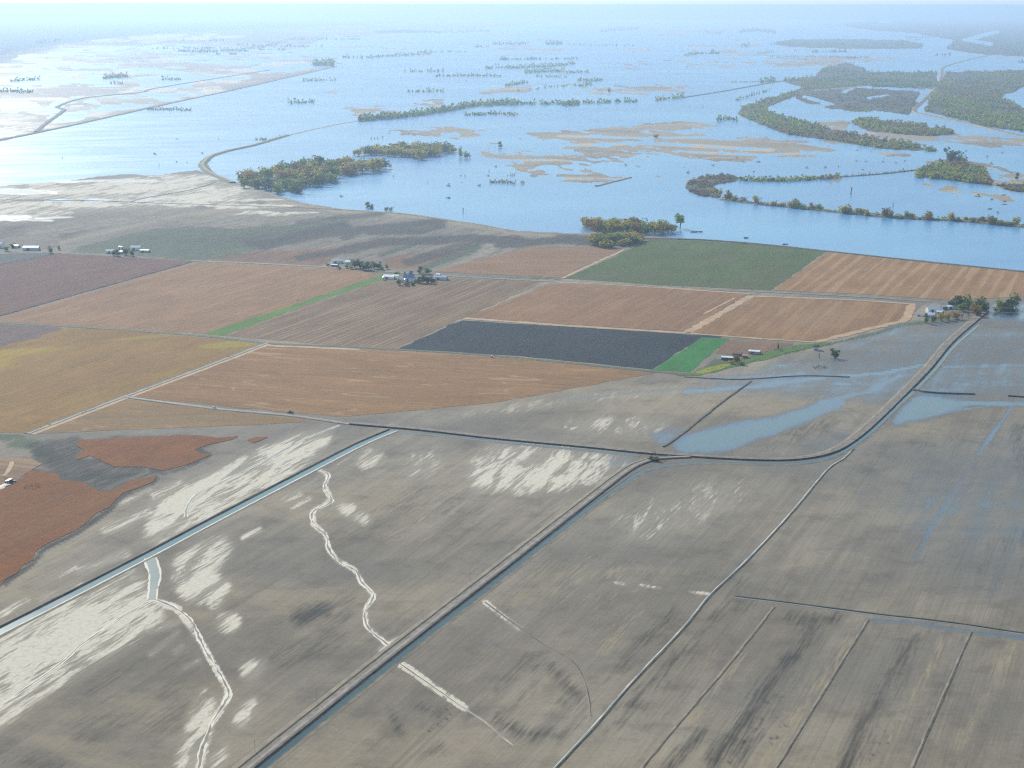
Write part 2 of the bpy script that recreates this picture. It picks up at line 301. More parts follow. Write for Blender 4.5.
for p, w, v in (([(850, 640), (800, 710), (760, 768)], 7, .6), ([(745, 650), (690, 720)], 6, .6), ([(945, 640), (890, 740)], 7, .55), ([(1010, 650), (960, 750)], 8, .5), ([(520, 600), (600, 560), (640, 590)], 12, .4), ([(640, 610), (600, 650)], 8, .5)): stroke('tan', p, w, v, 6)
for _ in range(46):                                   # clods and puddled wheel marks in the two wet strips
    t = random.random(); a, b = random.choice((((770, 692), (728, 762)), ((905, 712), (862, 766)), ((450, 700), (430, 735)), ((805, 690), (760, 760))))
    u = a[0] + (b[0] - a[0]) * t + random.uniform(-7, 7); v = a[1] + (b[1] - a[1]) * t + random.uniform(-4, 4)
    stroke('dark', [(u, v), (u + random.uniform(1, 5), v - random.uniform(.5, 3))], 0.7, 0.8, 0.8)
# --- shallow water left standing
for p, v, s in (([(684, 436), (720, 424), (784, 414), (827, 399), (850, 397), (846, 404), (827, 414), (784, 432), (727, 453), (684, 455), (668, 446)], 0.85, 4), ([(917, 393), (950, 396), (978, 400), (970, 408), (924, 421), (886, 428), (898, 411)], 0.85, 4),
                ([(642, 430), (684, 425), (700, 440), (660, 450)], 0.55, 4), ([(600, 455), (640, 455), (632, 466), (610, 470)], 0.5, 4), ([(980, 330), (1024, 325), (1100, 335), (1100, 365), (1010, 362), (985, 350)], 0.52, 6), ([(955, 332), (985, 322), (970, 350), (950, 365)], 0.55, 4),
                ([(820, 348), (870, 335), (905, 322), (925, 322), (900, 338), (850, 352), (825, 356)], 0.62, 4), ([(800, 440), (850, 425), (862, 432), (838, 450), (800, 456)], 0.5, 6), ([(930, 322), (960, 318), (975, 322), (950, 330), (925, 332)], 0.6, 3), ([(990, 300), (1030, 300), (1040, 325), (985, 322)], 0.72, 3)):
    area('wet', p, v, s)
for p, w, v in (([(684, 392), (751, 387), (817, 378), (884, 373), (931, 363)], 1.8, .85), ([(937, 367), (980, 366), (1040, 365)], 1.8, .75), ([(820, 402), (871, 391), (901, 375)], 1.6, .85), ([(700, 378), (780, 376), (850, 369), (905, 365)], 2, .58), ([(760, 370), (830, 360), (890, 352)], 1.6, .6), ([(820, 357), (860, 345), (900, 338)], 1.5, .55),
                ([(770, 366), (800, 363)], 1.5, .7), ([(835, 384), (850, 384)], 2, .75), ([(855, 383), (862, 383)], 2, .6), ([(1016, 401), (993, 433), (978, 455)], 2.6, .66), ([(985, 445), (966, 473), (950, 500)], 2.2, .5), ([(970, 467), (950, 497), (930, 530), (915, 560)], 2.6, .62), ([(1024, 523), (1006, 560), (990, 600)], 2.2, .6), ([(940, 405), (975, 403), (1010, 404), (1040, 404)], 2.5, .8),
                ([(913, 392), (940, 394), (973, 396)], 1.5, .8), ([(930, 415), (1000, 404)], 1.5, .7), ([(827, 470), (860, 476), (890, 477)], 1.2, .5), ([(684, 487), (740, 474), (822, 468)], 0.9, .5), ([(868, 620), (920, 624), (971, 632), (1024, 638)], 2.5, .6), ([(971, 632), (940, 700), (911, 768)], 2.2, .6), ([(868, 620), (858, 636)], 2.5, .6), ([(575, 460), (620, 459), (640, 470)], 1, .6), ([(684, 400), (664, 420), (650, 440)], 1.5, .35), ([(826, 408), (850, 414), (858, 424)], 1.2, .6), ([(560, 400), (640, 392), (700, 388)], 1.4, .55), ([(800, 437), (810, 420)], 1, .4), ([(975, 335), (1000, 350), (1024, 352)], 1.2, .7), ([(1000, 372), (960, 377)], 1, .6), ([(956, 488), (990, 491), (1024, 493)], .9, .5)):
    stroke('wet', p, w, v, 1.4)
area('wet', [(690, 380), (760, 366), (830, 352), (905, 326), (985, 320), (1100, 318), (1100, 400), (905, 410), (830, 402), (684, 392)], 0.52, 8)
area('wet', [(700, 460), (1100, 440), (1100, 600), (960, 600), (850, 520)], 0.42, 34)
area('wet', [(850, 450), (1100, 400), (1100, 520), (930, 560)], 0.46, 24)
# --- tan and weedy soil
for p, v, s in (([(470, 560), (560, 540), (680, 560), (640, 620), (540, 620)], .45, 25), ([(690, 660), (730, 640), (700, 700)], .55, 10), ([(860, 690), (900, 680), (870, 740), (830, 768)], .5, 14), ([(980, 690), (1024, 700), (980, 768), (940, 768)], .45, 14), ([(400, 480), (470, 540), (430, 600), (380, 560)], .35, 20), ([(0, 560), (60, 540), (150, 495), (160, 505), (60, 560), (0, 600)], .5, 8), ([(620, 645), (640, 640), (625, 680)], .5, 8), ([(330, 560), (400, 540), (380, 580)], .3, 10), ([(830, 620), (850, 640), (800, 720), (780, 700)], .4, 12)):
    area('tan', p, v, s)
area('green', [(0, 434), (22, 434), (30, 437), (10, 441), (-80, 446), (-80, 434)], 0.9, 1)
area('dark', [(25, 443), (80, 435), (86, 448), (76, 460), (100, 462), (115, 468), (166, 472), (158, 478), (130, 481), (107, 493), (95, 491), (60, 481), (52, 472), (35, 462)], 0.8, 2.0)
area('green', [(60, 470), (100, 464), (160, 474), (125, 482), (107, 490), (90, 484)], 0.5, 2)
area('green', [(0, 437), (40, 438), (60, 452), (75, 466), (50, 466), (30, 452), (0, 445)], 0.75, 3)
for p, w in (([(196, 450), (210, 455), (187, 467), (163, 473), (150, 470)], 2.8), ([(157, 478), (152, 484), (123, 495), (110, 509), (77, 533), (45, 548), (33, 563), (5, 583)], 2.8), ([(77, 461), (100, 461), (115, 468), (143, 468)], 2.4), ([(30, 471), (50, 473), (62, 481), (83, 484), (97, 492), (108, 494), (130, 482)], 2.8), ([(238, 437), (225, 440), (205, 446), (195, 451)], 1.4), ([(253, 444), (262, 440), (268, 437)], .9), ([(80, 441), (110, 437), (200, 436)], .9)):
    stroke('dark', p, w, 0.85, 1.0)
area('green', [(690, 374), (715, 358), (740, 358), (760, 352), (800, 345), (822, 344), (800, 352), (760, 360), (725, 370)], 0.85, 1.5)
area('tan', [(920, 305), (935, 302), (950, 306), (930, 318), (905, 324)], 0.9, 2)
stroke('green', [(820, 346), (870, 335), (905, 325), (945, 320)], 2, 0.8, 1.5)
stroke('tan', [(1, 248), (30, 252), (60, 252)], 2.5, .6, 1.5)

# ------------------------------------------------------------------ ground sheet
def vnoise(x, y, seed):
    xi = np.floor(x).astype(np.int64); yi = np.floor(y).astype(np.int64); fx = x - xi; fy = y - yi
    fx = fx * fx * (3 - 2 * fx); fy = fy * fy * (3 - 2 * fy)
    def h(a, b):
        n = (a * 374761393 + b * 668265263 + seed * 974711) & 0x7fffffff
        n = ((n ^ (n >> 13)) * 1274126177) & 0x7fffffff
        return ((n ^ (n >> 16)) & 0xffff) / 65535.0
    return (h(xi, yi) * (1 - fx) + h(xi + 1, yi) * fx) * (1 - fy) + (h(xi, yi + 1) * (1 - fx) + h(xi + 1, yi + 1) * fx) * fy
def fbm(x, y, seed, o=4):
    s = 0; a = 0.5; t = 0
    for i in range(o): s = s + a * vnoise(x, y, seed + i); t += a; x = x * 2.03 + 17; y = y * 2.03 - 9; a *= 0.55
    return s / t
us = np.arange(-690, 1716, 3.0)
vs = np.concatenate([np.arange(17.0, 60, 0.7), np.arange(60, 150, 0.9), np.arange(150, 280, 1.2), np.arange(280, 460, 1.7), np.arange(460, 990, 2.4)])
UU, VV = np.meshgrid(us, vs)
XX, YY = at_np(UU, VV)
def samp(a):
    x = np.clip(UU - U0 - 0.5, 0, W_ - 2); y = np.clip(VV - V0 - 0.5, 0, H_ - 2)
    xi = x.astype(int); yi = y.astype(int); fx = x - xi; fy = y - yi
    return (a[yi, xi] * (1 - fx) + a[yi, xi + 1] * fx) * (1 - fy) + (a[yi + 1, xi] * (1 - fx) + a[yi + 1, xi + 1] * fx) * fy
LS = {k: samp(a) for k, a in LAY.items()}
nz = fbm(XX / 220, YY / 420, 3) - 0.5; nz2 = fbm(XX / 60, YY / 110, 8) - 0.5
fl = LS['flood']; edge = np.clip(4 * fl * (1 - fl) * 1.6 + 0.25 * (LS['tan'] > 0.3) * (fl > 0.02), 0, 1)
nz3 = fbm(XX / 150 + .1 * YY / 60, YY / 520, 21, 5) - 0.5
isl = np.clip(LS['tan'] * 1.4, 0, 1) * (VV < 203) * (1 - LS['woods'])
sh_ = LS['shoal']
fl2 = np.clip(fl + sh_ * (nz3 * 2.2 + (fbm(XX / 700, YY / 900, 61, 4) - .5) * 1.6) + edge * (nz * 0.9 + nz2 * 0.5) * (1 - isl) * (1 - sh_) + isl * (nz3 * 3.4 + nz2 * 1.4 + (fbm(XX / 26, YY / 75, 33, 3) - .5) * 1.9 + 0.05), 0, 1)
ZZ = 0.02 - 0.95 * fl2
nr, nc = UU.shape
LS['shoal'] = np.maximum(LS['shoal'], isl)
verts = np.stack([XX, YY, ZZ], -1).reshape(-1, 3).astype(np.float32)
i0 = (np.arange(nr - 1)[:, None] * nc + np.arange(nc - 1)[None]).reshape(-1)
quads = np.stack([i0, i0 + nc, i0 + nc + 1, i0 + 1], -1).astype(np.int32)
me = bpy.data.meshes.new('ground'); me.vertices.add(len(verts)); me.vertices.foreach_set('co', verts.ravel())
me.loops.add(quads.size); me.loops.foreach_set('vertex_index', quads.ravel())
me.polygons.add(len(quads)); me.polygons.foreach_set('loop_start', np.arange(len(quads), dtype=np.int32) * 4)
me.update(calc_edges=True); me.validate()
for nm, ks in (('soil_a', ('silt', 'dark', 'wet', 'tan')), ('soil_b', ('green', 'brown', 'woods', 'flood'))):
    at_ = me.attributes.new(nm, 'FLOAT_COLOR', 'POINT')
    at_.data.foreach_set('color', np.stack([LS[k] for k in ks], -1).reshape(-1).astype(np.float32))
me.polygons.foreach_set('use_smooth', np.ones(len(quads), bool))

def mat_ground():
    g = NG('river_mud')
    def att(nm):
        a = g.n('ShaderNodeAttribute', attribute_name=nm); s = g.n('ShaderNodeSeparateColor'); g.set(s.inputs[0], a.outputs['Color'])
        return s.outputs[0], s.outputs[1], s.outputs[2], a.outputs['Alpha']
    silt, dark, wet, tan = att('soil_a'); green, brown, woods, flood = att('soil_b')
    st = g.noise(g.warp(ROW, 34, 2.4), 1, 4, 0.62, 0.3)          # drag marks along the rows
    st2 = g.noise(g.warp(ROW, 220, 16), 1, 4, 0.6, 0.4)
    big = g.noise(g.warp(ROW, 420, 190), 1, 3, 0.55)
    iso = g.noise(g.pos(), 0.03, 5, 0.62)
    fine = g.noise(g.pos(), 0.25, 4, 0.65)
    far = g.noise(g.warp(ROW, 300, 170), 1, 5, 0.62, 0.5)
    sum_ = g.math('ADD', g.math('ADD', g.math('MULTIPLY', st, 0.50), g.math('MULTIPLY', st2, 0.22)), g.math('ADD', g.math('MULTIPLY', iso, 0.12), g.math('MULTIPLY', far, 0.16)))
    farn = g.math('SUBTRACT', g.step(g.noise(g.warp(math.radians(8), 620, 330), 1, 6, 0.65, 0.4), 0.36, 0.64), 0.5)
    sumn = g.math('ADD', g.math('SUBTRACT', g.step(sum_, 0.36, 0.64), 0.5), g.math('MULTIPLY', farn, 0.45))
    def thr(mask, k, lo=0.42, hi=0.58):
        return g.math('MULTIPLY', g.step(g.math('ADD', mask, g.math('MULTIPLY', sumn, k)), lo, hi), g.step(mask, 0.03, 0.25))
    c = g.mix(g.step(big, 0.3, 0.72), (0.200, 0.168, 0.122), (0.335, 0.285, 0.212))
    c = g.mix(g.math('MULTIPLY', g.step(st2, 0.38, 0.64), 0.5), c, (0.145, 0.126, 0.098))
    c = g.mix(g.math('MULTIPLY', g.step(far, 0.5, 0.68), 0.5), c, (0.34, 0.28, 0.195))
    c = g.mix(g.math('MULTIPLY', g.step(far, 0.5, 0.32), 0.5), c, (0.155, 0.137, 0.11))
    c = g.mix(g.math('MULTIPLY', g.step(st, 0.40, 0.72), 0.18), c, (0.33, 0.28, 0.20))
    c = g.mix(g.math('MULTIPLY', g.step(farn, 0.05, 0.5), 0.6), c, (0.34, 0.275, 0.18))
    c = g.mix(g.math('MULTIPLY', g.step(farn, -0.05, -0.5), 0.55), c, (0.165, 0.150, 0.128))
    tr = g.noise(g.warp(ROW, 1500, 14), 1, 1, 0.4); tl = g.step(g.math('ABSOLUTE', g.math('SUBTRACT', g.math('FRACT', g.math('MULTIPLY', tr, 6)), 0.5)), 0.05, 0.0)
    c = g.mix(g.math('MULTIPLY', g.math('MULTIPLY', tl, g.step(far, .45, .6)), 0.35), c, (0.09, 0.08, 0.062))
    c = g.mix(g.math('MULTIPLY', g.step(iso, 0.45, 0.75), 0.5), c, (0.10, 0.085, 0.065))
    furrow = g.noise(g.warp(ROW, 900, 1.6), 1, 2, 0.5)
    c = g.mix(g.math('MULTIPLY', g.step(furrow, 0.4, 0.7), 0.18), c, (0.10, 0.088, 0.07))
    c = g.mix(g.math('MULTIPLY', thr(tan, 0.7, 0.25, 0.7), 0.8), c, g.mix(g.step(flood, .2, .6), (0.32, 0.26, 0.17), (0.50, 0.43, 0.32)))
    c = g.mix(thr(brown, 0.5, 0.35, 0.6), c, (0.235, 0.122, 0.065))
    c = g.mix(g.math('MULTIPLY', thr(green, 0.5, 0.3, 0.65), 0.85), c, (0.062, 0.095, 0.045))
    c = g.mix(g.math('MULTIPLY', thr(dark, 0.6, 0.06, 0.95), 0.86), c, (0.030, 0.032, 0.031))
    wash = g.math('SUBTRACT', g.step(g.noise(g.warp(ROW + .12, 110, 17), 1, 6, 0.68, 0.8), 0.36, 0.64), 0.5)
    siltf = g.step(g.math('ADD', silt, g.math('MULTIPLY', g.math('MULTIPLY', g.math('ADD', g.math('MULTIPLY', sumn, 0.65), g.math('MULTIPLY', wash, 0.75)), silt), 1.6)), 0.38, 0.80)
    soft = g.math('MULTIPLY', g.step(silt, 0.08, 0.70), 0.75)
    sc = g.mix(g.step(fine, 0.3, 0.7), (0.50, 0.445, 0.34), (0.70, 0.63, 0.50))
    c = g.mix(soft, c, g.mix(g.step(st, .3, .7), (0.27, 0.235, 0.175), (0.40, 0.355, 0.275))); c = g.mix(siltf, c, sc)
    wn = g.math('ADD', wet, g.math('ADD', g.math('MULTIPLY', g.math('SUBTRACT', g.math('ADD', g.math('MULTIPLY', st2, 0.6), g.math('MULTIPLY', iso, 0.4)), 0.5), 0.9), g.math('MULTIPLY', farn, 0.22)))
    wf = g.math('MULTIPLY', g.step(wn, 0.36, 0.70), g.step(wet, 0.02, 0.15))
    c = g.mix(g.math('MULTIPLY', g.step(wet, 0.05, 0.6), 0.55), c, (0.105, 0.115, 0.12))
    wf = g.math('MULTIPLY', wf, 0.86)
    c = g.mix(wf, c, g.mix(g.step(wet, 0.42, 0.62), (0.085, 0.115, 0.135), g.mix(g.step(wet, 0.62, 0.85), (0.045, 0.105, 0.19), (0.062, 0.13, 0.15))))  # bluer towards the pond rims: sky reflection put into the film colour
    c = g.mix(g.math('MULTIPLY', g.step(g.math('ADD', woods, g.math('MULTIPLY', g.math('SUBTRACT', iso, 0.5), 0.6)), 0.4, 0.6), 0.95), c, g.mix(g.step(fine, .3, .7), (0.035, 0.045, 0.025), (0.09, 0.085, 0.05)))
    c = g.mix(g.math('MULTIPLY', g.step(fine, 0.35, 0.75), 0.25), c, g.mix(0.5, c, (0, 0, 0)))
    rough = g.fmix(wf, g.fmix(g.step(wet, 0.05, 0.6), 0.88, 0.5), 0.2)
    hgt = g.math('MULTIPLY', g.math('ADD', g.math('MULTIPLY', st, 0.6), g.math('MULTIPLY', fine, 0.4)), g.math('SUBTRACT', 1.0, wf))
    return g.bsdf(c, rough, g.fmix(wf, 0.07, 0.22), hgt, 0.5, 0.35)
me.materials.append(mat_ground())
tag(link(bpy.data.objects.new('ground', me)), 'flat grey plain of drying river mud', 'ground', kind='structure')
ws = mesh_obj('flood_water', [(-45000, 1200, -0.42), (45000, 1200, -0.42), (45000, 60500, -0.42), (-45000, 60500, -0.42)], [(0, 1, 2, 3)], M['water'])
tag(ws, 'wide pale blue flood water over the far lowland', 'water', kind='structure')

# ------------------------------------------------------------------ fields
def field_mat(name, ca, cb, stripe=None, sw=9.0, samt=0.5, rot=ROW, mott=None, mamt=0.4, fine=0.42, curl=False, lo=None, hi=None, reg=0.09, spot=None):
    lo = lo or (0.66 if curl else 0.5); hi = hi or (0.75 if curl else 0.64)
    g = NG(name)
    big = g.noise(g.pos(), 0.006, 4, 0.6); rows = g.noise(g.warp(rot, 700, 2.6), 1, 2, 0.5); gr = g.noise(g.pos(), 0.12, 4, 0.7)
    c = g.mix(g.step(big, 0.3, 0.7), ca, cb)
    c = g.mix(g.math('MULTIPLY', g.step(g.noise(g.warp(rot, 90, 34), 1, 5, 0.65), 0.42, 0.66), 0.30), c, tuple(x * .55 for x in ca)); c = g.mix(g.math('MULTIPLY', g.step(g.noise(g.warp(rot, 150, 60, loc=(40, 80, 0)), 1, 5, 0.65), 0.48, 0.7), 0.35), c, tuple(min(1, x * 1.4) for x in cb))
    if mott: c = g.mix(g.math('MULTIPLY', g.step(g.noise(g.warp(rot, 260, 120, loc=(90, 300, 0)), 1, 4, 0.6), 0.48, 0.68), mamt), c, mott)
    if spot:
        for (u, v, rx, ry, ca_) in spot:
            p = at(u, v); vm = g.n('ShaderNodeVectorMath', operation='LENGTH'); g.set(vm.inputs[0], g.warp(math.radians(30), rx, ry, loc=tuple(p)))
            f = g.math('ADD', vm.outputs['Value'], g.math('MULTIPLY', g.math('SUBTRACT', big, 0.5), 1.6)); c = g.mix(g.step(f, 1.1, 0.45, 0.0, 0.85), c, ca_)
    dk = g.mix(0.45, c, (0.02, 0.02, 0.02))
    c = g.mix(g.math('MULTIPLY', g.step(rows, 0.42, 0.66), fine), c, dk)
    c = g.mix(g.math('MULTIPLY', g.step(gr, 0.42, 0.7), fine), c, dk)
    if stripe:
        br = g.noise(g.warp(rot, 160, 70), 1, 4, 0.6)
        if curl:
            q = g.math('FRACT', g.math('MULTIPLY', g.noise(g.warp(rot, 300, sw * 3.2), 1, 2, 0.45, 0.6), 6.0)); s = g.math('SUBTRACT', 0.74, g.math('MULTIPLY', g.math('ABSOLUTE', g.math('SUBTRACT', q, 0.5)), 1.5))
        else:
            sp = g.n('ShaderNodeSeparateXYZ'); g.set(sp.inputs[0], g.warp(rot, 1, sw))
            wob = g.noise(g.warp(rot, 500, 40), 1, 3, 0.6)
            s = g.math('ADD', g.math('MULTIPLY', g.math('SINE', g.math('ADD', g.math('MULTIPLY', sp.outputs[1], 6.2832), g.math('MULTIPLY', wob, 7.0))), reg), g.noise(g.warp(rot, 420, sw * .8), 1, 3, 0.6))
        c = g.mix(g.math('MULTIPLY', g.math('MULTIPLY', g.step(s, lo, hi), g.step(br, 0.32, 0.56, 0.35, 1.0)), samt), c, stripe)
    return g.bsdf(c, 0.9, 0.06, gr, 0.6, 0.4)
_fz = [0.10]
def field(name, pts, mat, label, rag=1.5, step=20):
    """a sheet over the ground; its outline is divided and made a little uneven"""
    _fz[0] += 0.012; z = _fz[0]; W = [at(*p) for p in pts]; out = []
    for a, b in zip(W, W[1:] + W[:1]):
        d = b - a; n = max(1, int(d.length / step)); nrm = Vector((-d.y, d.x, 0)).normalized()
        for i in range(n):
            q = a + d * (i / n)
            if i: q = q + nrm * random.gauss(0, rag)
            out.append((q.x, q.y, z))
    bm = bmesh.new(); vv = [bm.verts.new(p) for p in out]; f = bm.faces.new(vv); f.normal_update()
    if f.normal.z < 0: f.normal_flip()
    bmesh.ops.triangulate(bm, faces=[f]); m = bpy.data.meshes.new(name); bm.to_mesh(m); bm.free(); m.materials.append(mat)
    return tag(link(bpy.data.objects.new(name, m)), label, 'field', kind='structure')
LT = (0.42, 0.28, 0.15)
ACR = ROW - math.pi / 2
field('stubble_field', [(-200, 268), (0, 263), (60, 253.5), (110, 256), (192, 261.5), (0, 315.5), (-200, 368)], field_mat('plum_stubble', (0.138, 0.072, 0.049), (0.163, 0.082, 0.056), (0.20, 0.13, 0.11), 12, .3), 'plum brown field at the left with a dark lower edge')
field('stubble_field', [(200, 262), (260, 265), (342, 269), (382, 274), (300, 303), (203, 334), (0, 321.5), (-150, 316), (-150, 358), (0, 317), (192, 263)][:6] + [(-40, 319), (-40, 329), (0, 317.5), (194, 263)], field_mat('rust_stubble', (0.257, 0.142, 0.067), (0.298, 0.162, 0.076), LT, 11, .28, ROW + .02), 'pinkish brown stubble field with faint pale rows left of the green strip')
field('grass_strip', [(203, 334), (223, 336), (300, 307.5), (386, 279), (383, 274.5), (300, 302.5)], field_mat('grass', (0.088, 0.175, 0.024), (0.12, 0.21, 0.032)), 'bright green grass strip between two stubble fields')
field('stubble_field', [(224, 336), (300, 308), (386, 280), (440, 278), (545, 281), (464, 318), (395, 348.5), (342, 346)], field_mat('row_stubble', (0.185, 0.118, 0.066), (0.210, 0.134, 0.073), (0.37, 0.27, 0.17), 8.5, .55), 'grey brown field ruled with fine pale rows below the white farmstead')
field('field', [(-160, 322), (0, 324), (130, 331), (266, 343.5), (125, 395.5), (85, 412), (27, 433), (-160, 434)], field_mat('olive_field', (0.25, 0.136, 0.036), (0.285, 0.158, 0.042), (0.26, 0.17, 0.07), 10, .25, ROW, (0.28, 0.19, 0.036), .5, spot=[(30, 351, 72, 40, (0.36, 0.25, 0.03)), (-30, 366, 90, 70, (0.36, 0.25, 0.03)), (235, 344, 60, 26, (0.32, 0.24, 0.03)), (150, 337, 90, 14, (0.30, 0.21, 0.03))]), 'olive and yellow swirled field at the left edge', 1.0)
field('field', [(-160, 323), (0, 324.5), (62, 328), (40, 338), (0, 348), (-160, 366)], field_mat('dim_plum_field', (0.15, 0.10, 0.085), (0.165, 0.11, 0.09)), 'dull plum corner of the yellow field', 4)
field('stubble_field', [(127, 399.5), (215, 410), (290, 418), (312, 422), (250, 425), (160, 428.5), (60, 433), (34, 433.5), (85, 414)], field_mat('tan_stubble', (0.268, 0.154, 0.060), (0.298, 0.175, 0.073), LT, 16, .45, ACR + .5, (0.2, .15, .08), .5, curl=True), 'tan wedge of stubble below the long gravel road')
field('stubble_field', [(269, 345.5), (330, 348), (400, 351), (520, 359), (654, 373), (610, 381), (560, 391), (500, 402), (420, 410), (342, 417), (230, 407), (130, 397)], field_mat('brown_stubble', (0.257, 0.139, 0.055), (0.298, 0.159, 0.064), (0.45, 0.31, 0.17), 15, .65, ACR + .10, None, .4, curl=True), 'wide brown stubble field traced with pale curling lines in the middle')
field('ploughed_field', [(462.5, 320.5), (560, 326.5), (722, 337), (686, 347), (652, 369.5), (520, 356), (397.5, 349)], field_mat('black_plough', (0.021, 0.030, 0.036), (0.028, 0.037, 0.042), (0.05, 0.055, 0.055), 10, .15), 'dark slate ploughed field in the middle')
field('green_field', [(702, 337.5), (729, 338.5), (712, 353), (690, 372), (652, 370)], field_mat('bright_green', (0.035, 0.17, 0.035), (0.045, 0.20, 0.042)), 'small bright green field beside the dark ploughed field')
field('stubble_field', [(550, 283.5), (640, 287), (748, 293.5), (686, 331.5), (560, 324), (467, 317)], field_mat('red_stubble', (0.257, 0.136, 0.060), (0.288, 0.154, 0.070), (0.32, 0.20, 0.12), 10, .25, ROW), 'reddish brown stubble field above the dark ploughed field')
field('stubble_field', [(752, 297), (850, 301), (912, 305), (903, 321), (818, 341.5), (750, 337.5), (690, 332.5)], field_mat('russet_stubble', (0.262, 0.142, 0.059), (0.293, 0.159, 0.067), LT, 22, .22, ROW + .03, (0.34, 0.22, 0.13), .4), 'russet stubble field left of the farm at the road end')
field('stubble_field', [(730, 340), (794, 344), (767, 351.5), (740, 356), (714, 353)], field_mat('small_brown_field', (0.206, 0.123, 0.070), (0.226, 0.134, 0.078)), 'small brown patch behind the two white sheds')
field('green_field', [(564, 278.5), (600, 263), (650, 240), (690, 240.5), (760, 245), (826, 251), (771, 290.5), (660, 285)], field_mat('dark_green', (0.070, 0.108, 0.026), (0.092, 0.124, 0.034), (0.09, 0.085, 0.05), 20, .5, ROW, (0.13, 0.105, 0.06), .45), 'dark green field bordering the flood water')
field('stubble_field', [(829, 251.5), (920, 261), (1024, 271.5), (1180, 287), (1180, 310), (1024, 297), (945, 300), (860, 294), (773, 290.5)], field_mat('striped_stubble', (0.283, 0.154, 0.064), (0.319, 0.175, 0.073), (0.45, 0.30, 0.16), 24, .42, ROW + .01, reg=.16), 'orange brown field with broad pale stripes at the right by the water')
field('stubble_field', [(433, 272), (470, 262), (530, 247), (590, 247), (621, 249.5), (560, 277.5)], field_mat('dusty_stubble', (0.257, 0.144, 0.071), (0.288, 0.162, 0.079), (0.30, 0.22, 0.16), 26, .4, ACR + .4, None, .4, curl=True), 'dusty brown field left of the dark green field', 3)
field('grass_strip', [(668, 372.5), (690, 373), (712, 366.5), (722, 364), (745, 362.5), (765, 354), (790, 346.5), (818, 343), (830, 342.5), (818, 347), (790, 352), (770, 359), (735, 367), (700, 375.5), (680, 376)], field_mat('rank_grass', (0.07, 0.15, 0.03), (0.10, 0.18, 0.04), None, 9, .5, ROW, (0.15, 0.15, 0.04), .6), 'green grass band round the two white roofed sheds', 3, 14)
field('grass_strip', [(692, 373), (708, 367.5), (722, 364.5), (738, 364), (724, 368), (702, 374)], field_mat('yellow_grass', (0.22, 0.24, 0.03), (0.28, 0.27, 0.04)), 'yellow green grass patch below the long white roofed shed', 2, 10)
SOR = field_mat('ripe_sorghum', (0.205, 0.074, 0.020), (0.245, 0.094, 0.025), None, 9, .5, ROW, (0.20, 0.10, 0.045), .6, .6)
field('sorghum_field', [(80, 440), (133, 437.5), (200, 435.5), (238, 436.5), (233, 439.5), (207, 445), (195, 450), (200, 453), (211, 455), (187, 465), (163, 471), (143, 467), (115, 467), (100, 460.5), (90, 456), (77, 460), (84, 450)], SOR, 'rust red crop patch with a ragged edge in the mud', 4, 18)
field('sorghum_field', [(247, 440), (257, 437), (267, 437), (262, 440), (253, 443)], SOR, 'tiny rust red crop remnant at the tip of the ragged patch', 2, 10)
field('sorghum_field', [(-160, 440), (-60, 462), (0, 490), (17, 483), (30, 470.5), (50, 472), (60, 480), (83, 482), (97, 490), (107, 492), (117, 488.5), (130, 480.5), (157, 476), (153, 482), (123, 493), (110, 507), (77, 530), (45, 545), (33, 560), (5, 580), (0, 587), (-160, 690)], SOR, 'large rust red crop field at the left edge', 3, 16)
field('stubble_field', [(-60, 452), (0, 459), (26, 457), (42, 464), (30, 471), (17, 483), (0, 489), (-60, 462)], field_mat('cut_sorghum', (0.23, 0.14, 0.08), (0.26, 0.165, 0.10), LT, 12, .4, ACR), 'harvested tan corner beside the rust red crop', 2)
field('field', [(-120, 290), (-120, 268), (0, 264.5), (55, 254.5), (62, 253), (30, 253), (-120, 258)][2:] + [(0, 262)], field_mat('grey_field', (0.10, 0.11, 0.105), (0.12, 0.12, 0.11)), 'thin blue grey wedge beside the far left farm')

# ------------------------------------------------------------------ roads, banks, ditches, creeks
def smooth_path(pts, step=12.0):
    W = [at(*p) for p in pts]; out = []
    for i in range(len(W) - 1):
        p0 = W[max(i - 1, 0)]; p1 = W[i]; p2 = W[i + 1]; p3 = W[min(i + 2, len(W) - 1)]
        n = max(2, int((p2 - p1).length / step))
        for k in range(n):
            t = k / n
            out.append(0.5 * ((2 * p1) + (p2 - p0) * t + (2 * p0 - 5 * p1 + 4 * p2 - p3) * t * t + (3 * p1 - p0 - 3 * p2 + p3) * t ** 3))
    out.append(W[-1]); return out
def ribbon(name, pts, prof, mats, label, cat, jit=0.0, step=12.0, wfun=None, kind='structure', off=0.0):
    """prof: (offset to the right, height) across; mats: one material per strip between the offsets"""
    P = smooth_path(pts, step); V = []; Fc = []; I = []; n = len(prof); um = []
    for m in mats:
        if m not in um: um.append(m)
    for i, p in enumerate(P):
        d = P[min(i + 1, len(P) - 1)] - P[max(i - 1, 0)]; d.z = 0; d.normalize(); r = Vector((d.y, -d.x, 0))
        w = wfun(i / (len(P) - 1)) if wfun else 1.0; t = i / (len(P) - 1)
        for k, (o, z) in enumerate(prof):
            q = p + r * (o * w + off + random.gauss(0, jit)); V.append((q.x, q.y, z))
    for i in range(len(P) - 1):
        for k in range(n - 1):
            a = i * n + k; Fc.append((a, a + 1, a + n + 1, a + n)); I.append(um.index(mats[k]))
    return tag(mesh_obj(name, V, Fc, um, None, I), label, cat, kind=kind)
M['gravel'] = plain('pale_gravel', (0.25, 0.215, 0.17), 0.85, .25, .08)
M['ballast'] = plain('grey_ballast', (0.175, 0.148, 0.122), 0.9, .3, .15)
M['bank'] = plain('weedy_bank', (0.085, 0.075, 0.05), 0.9, .45, .12)
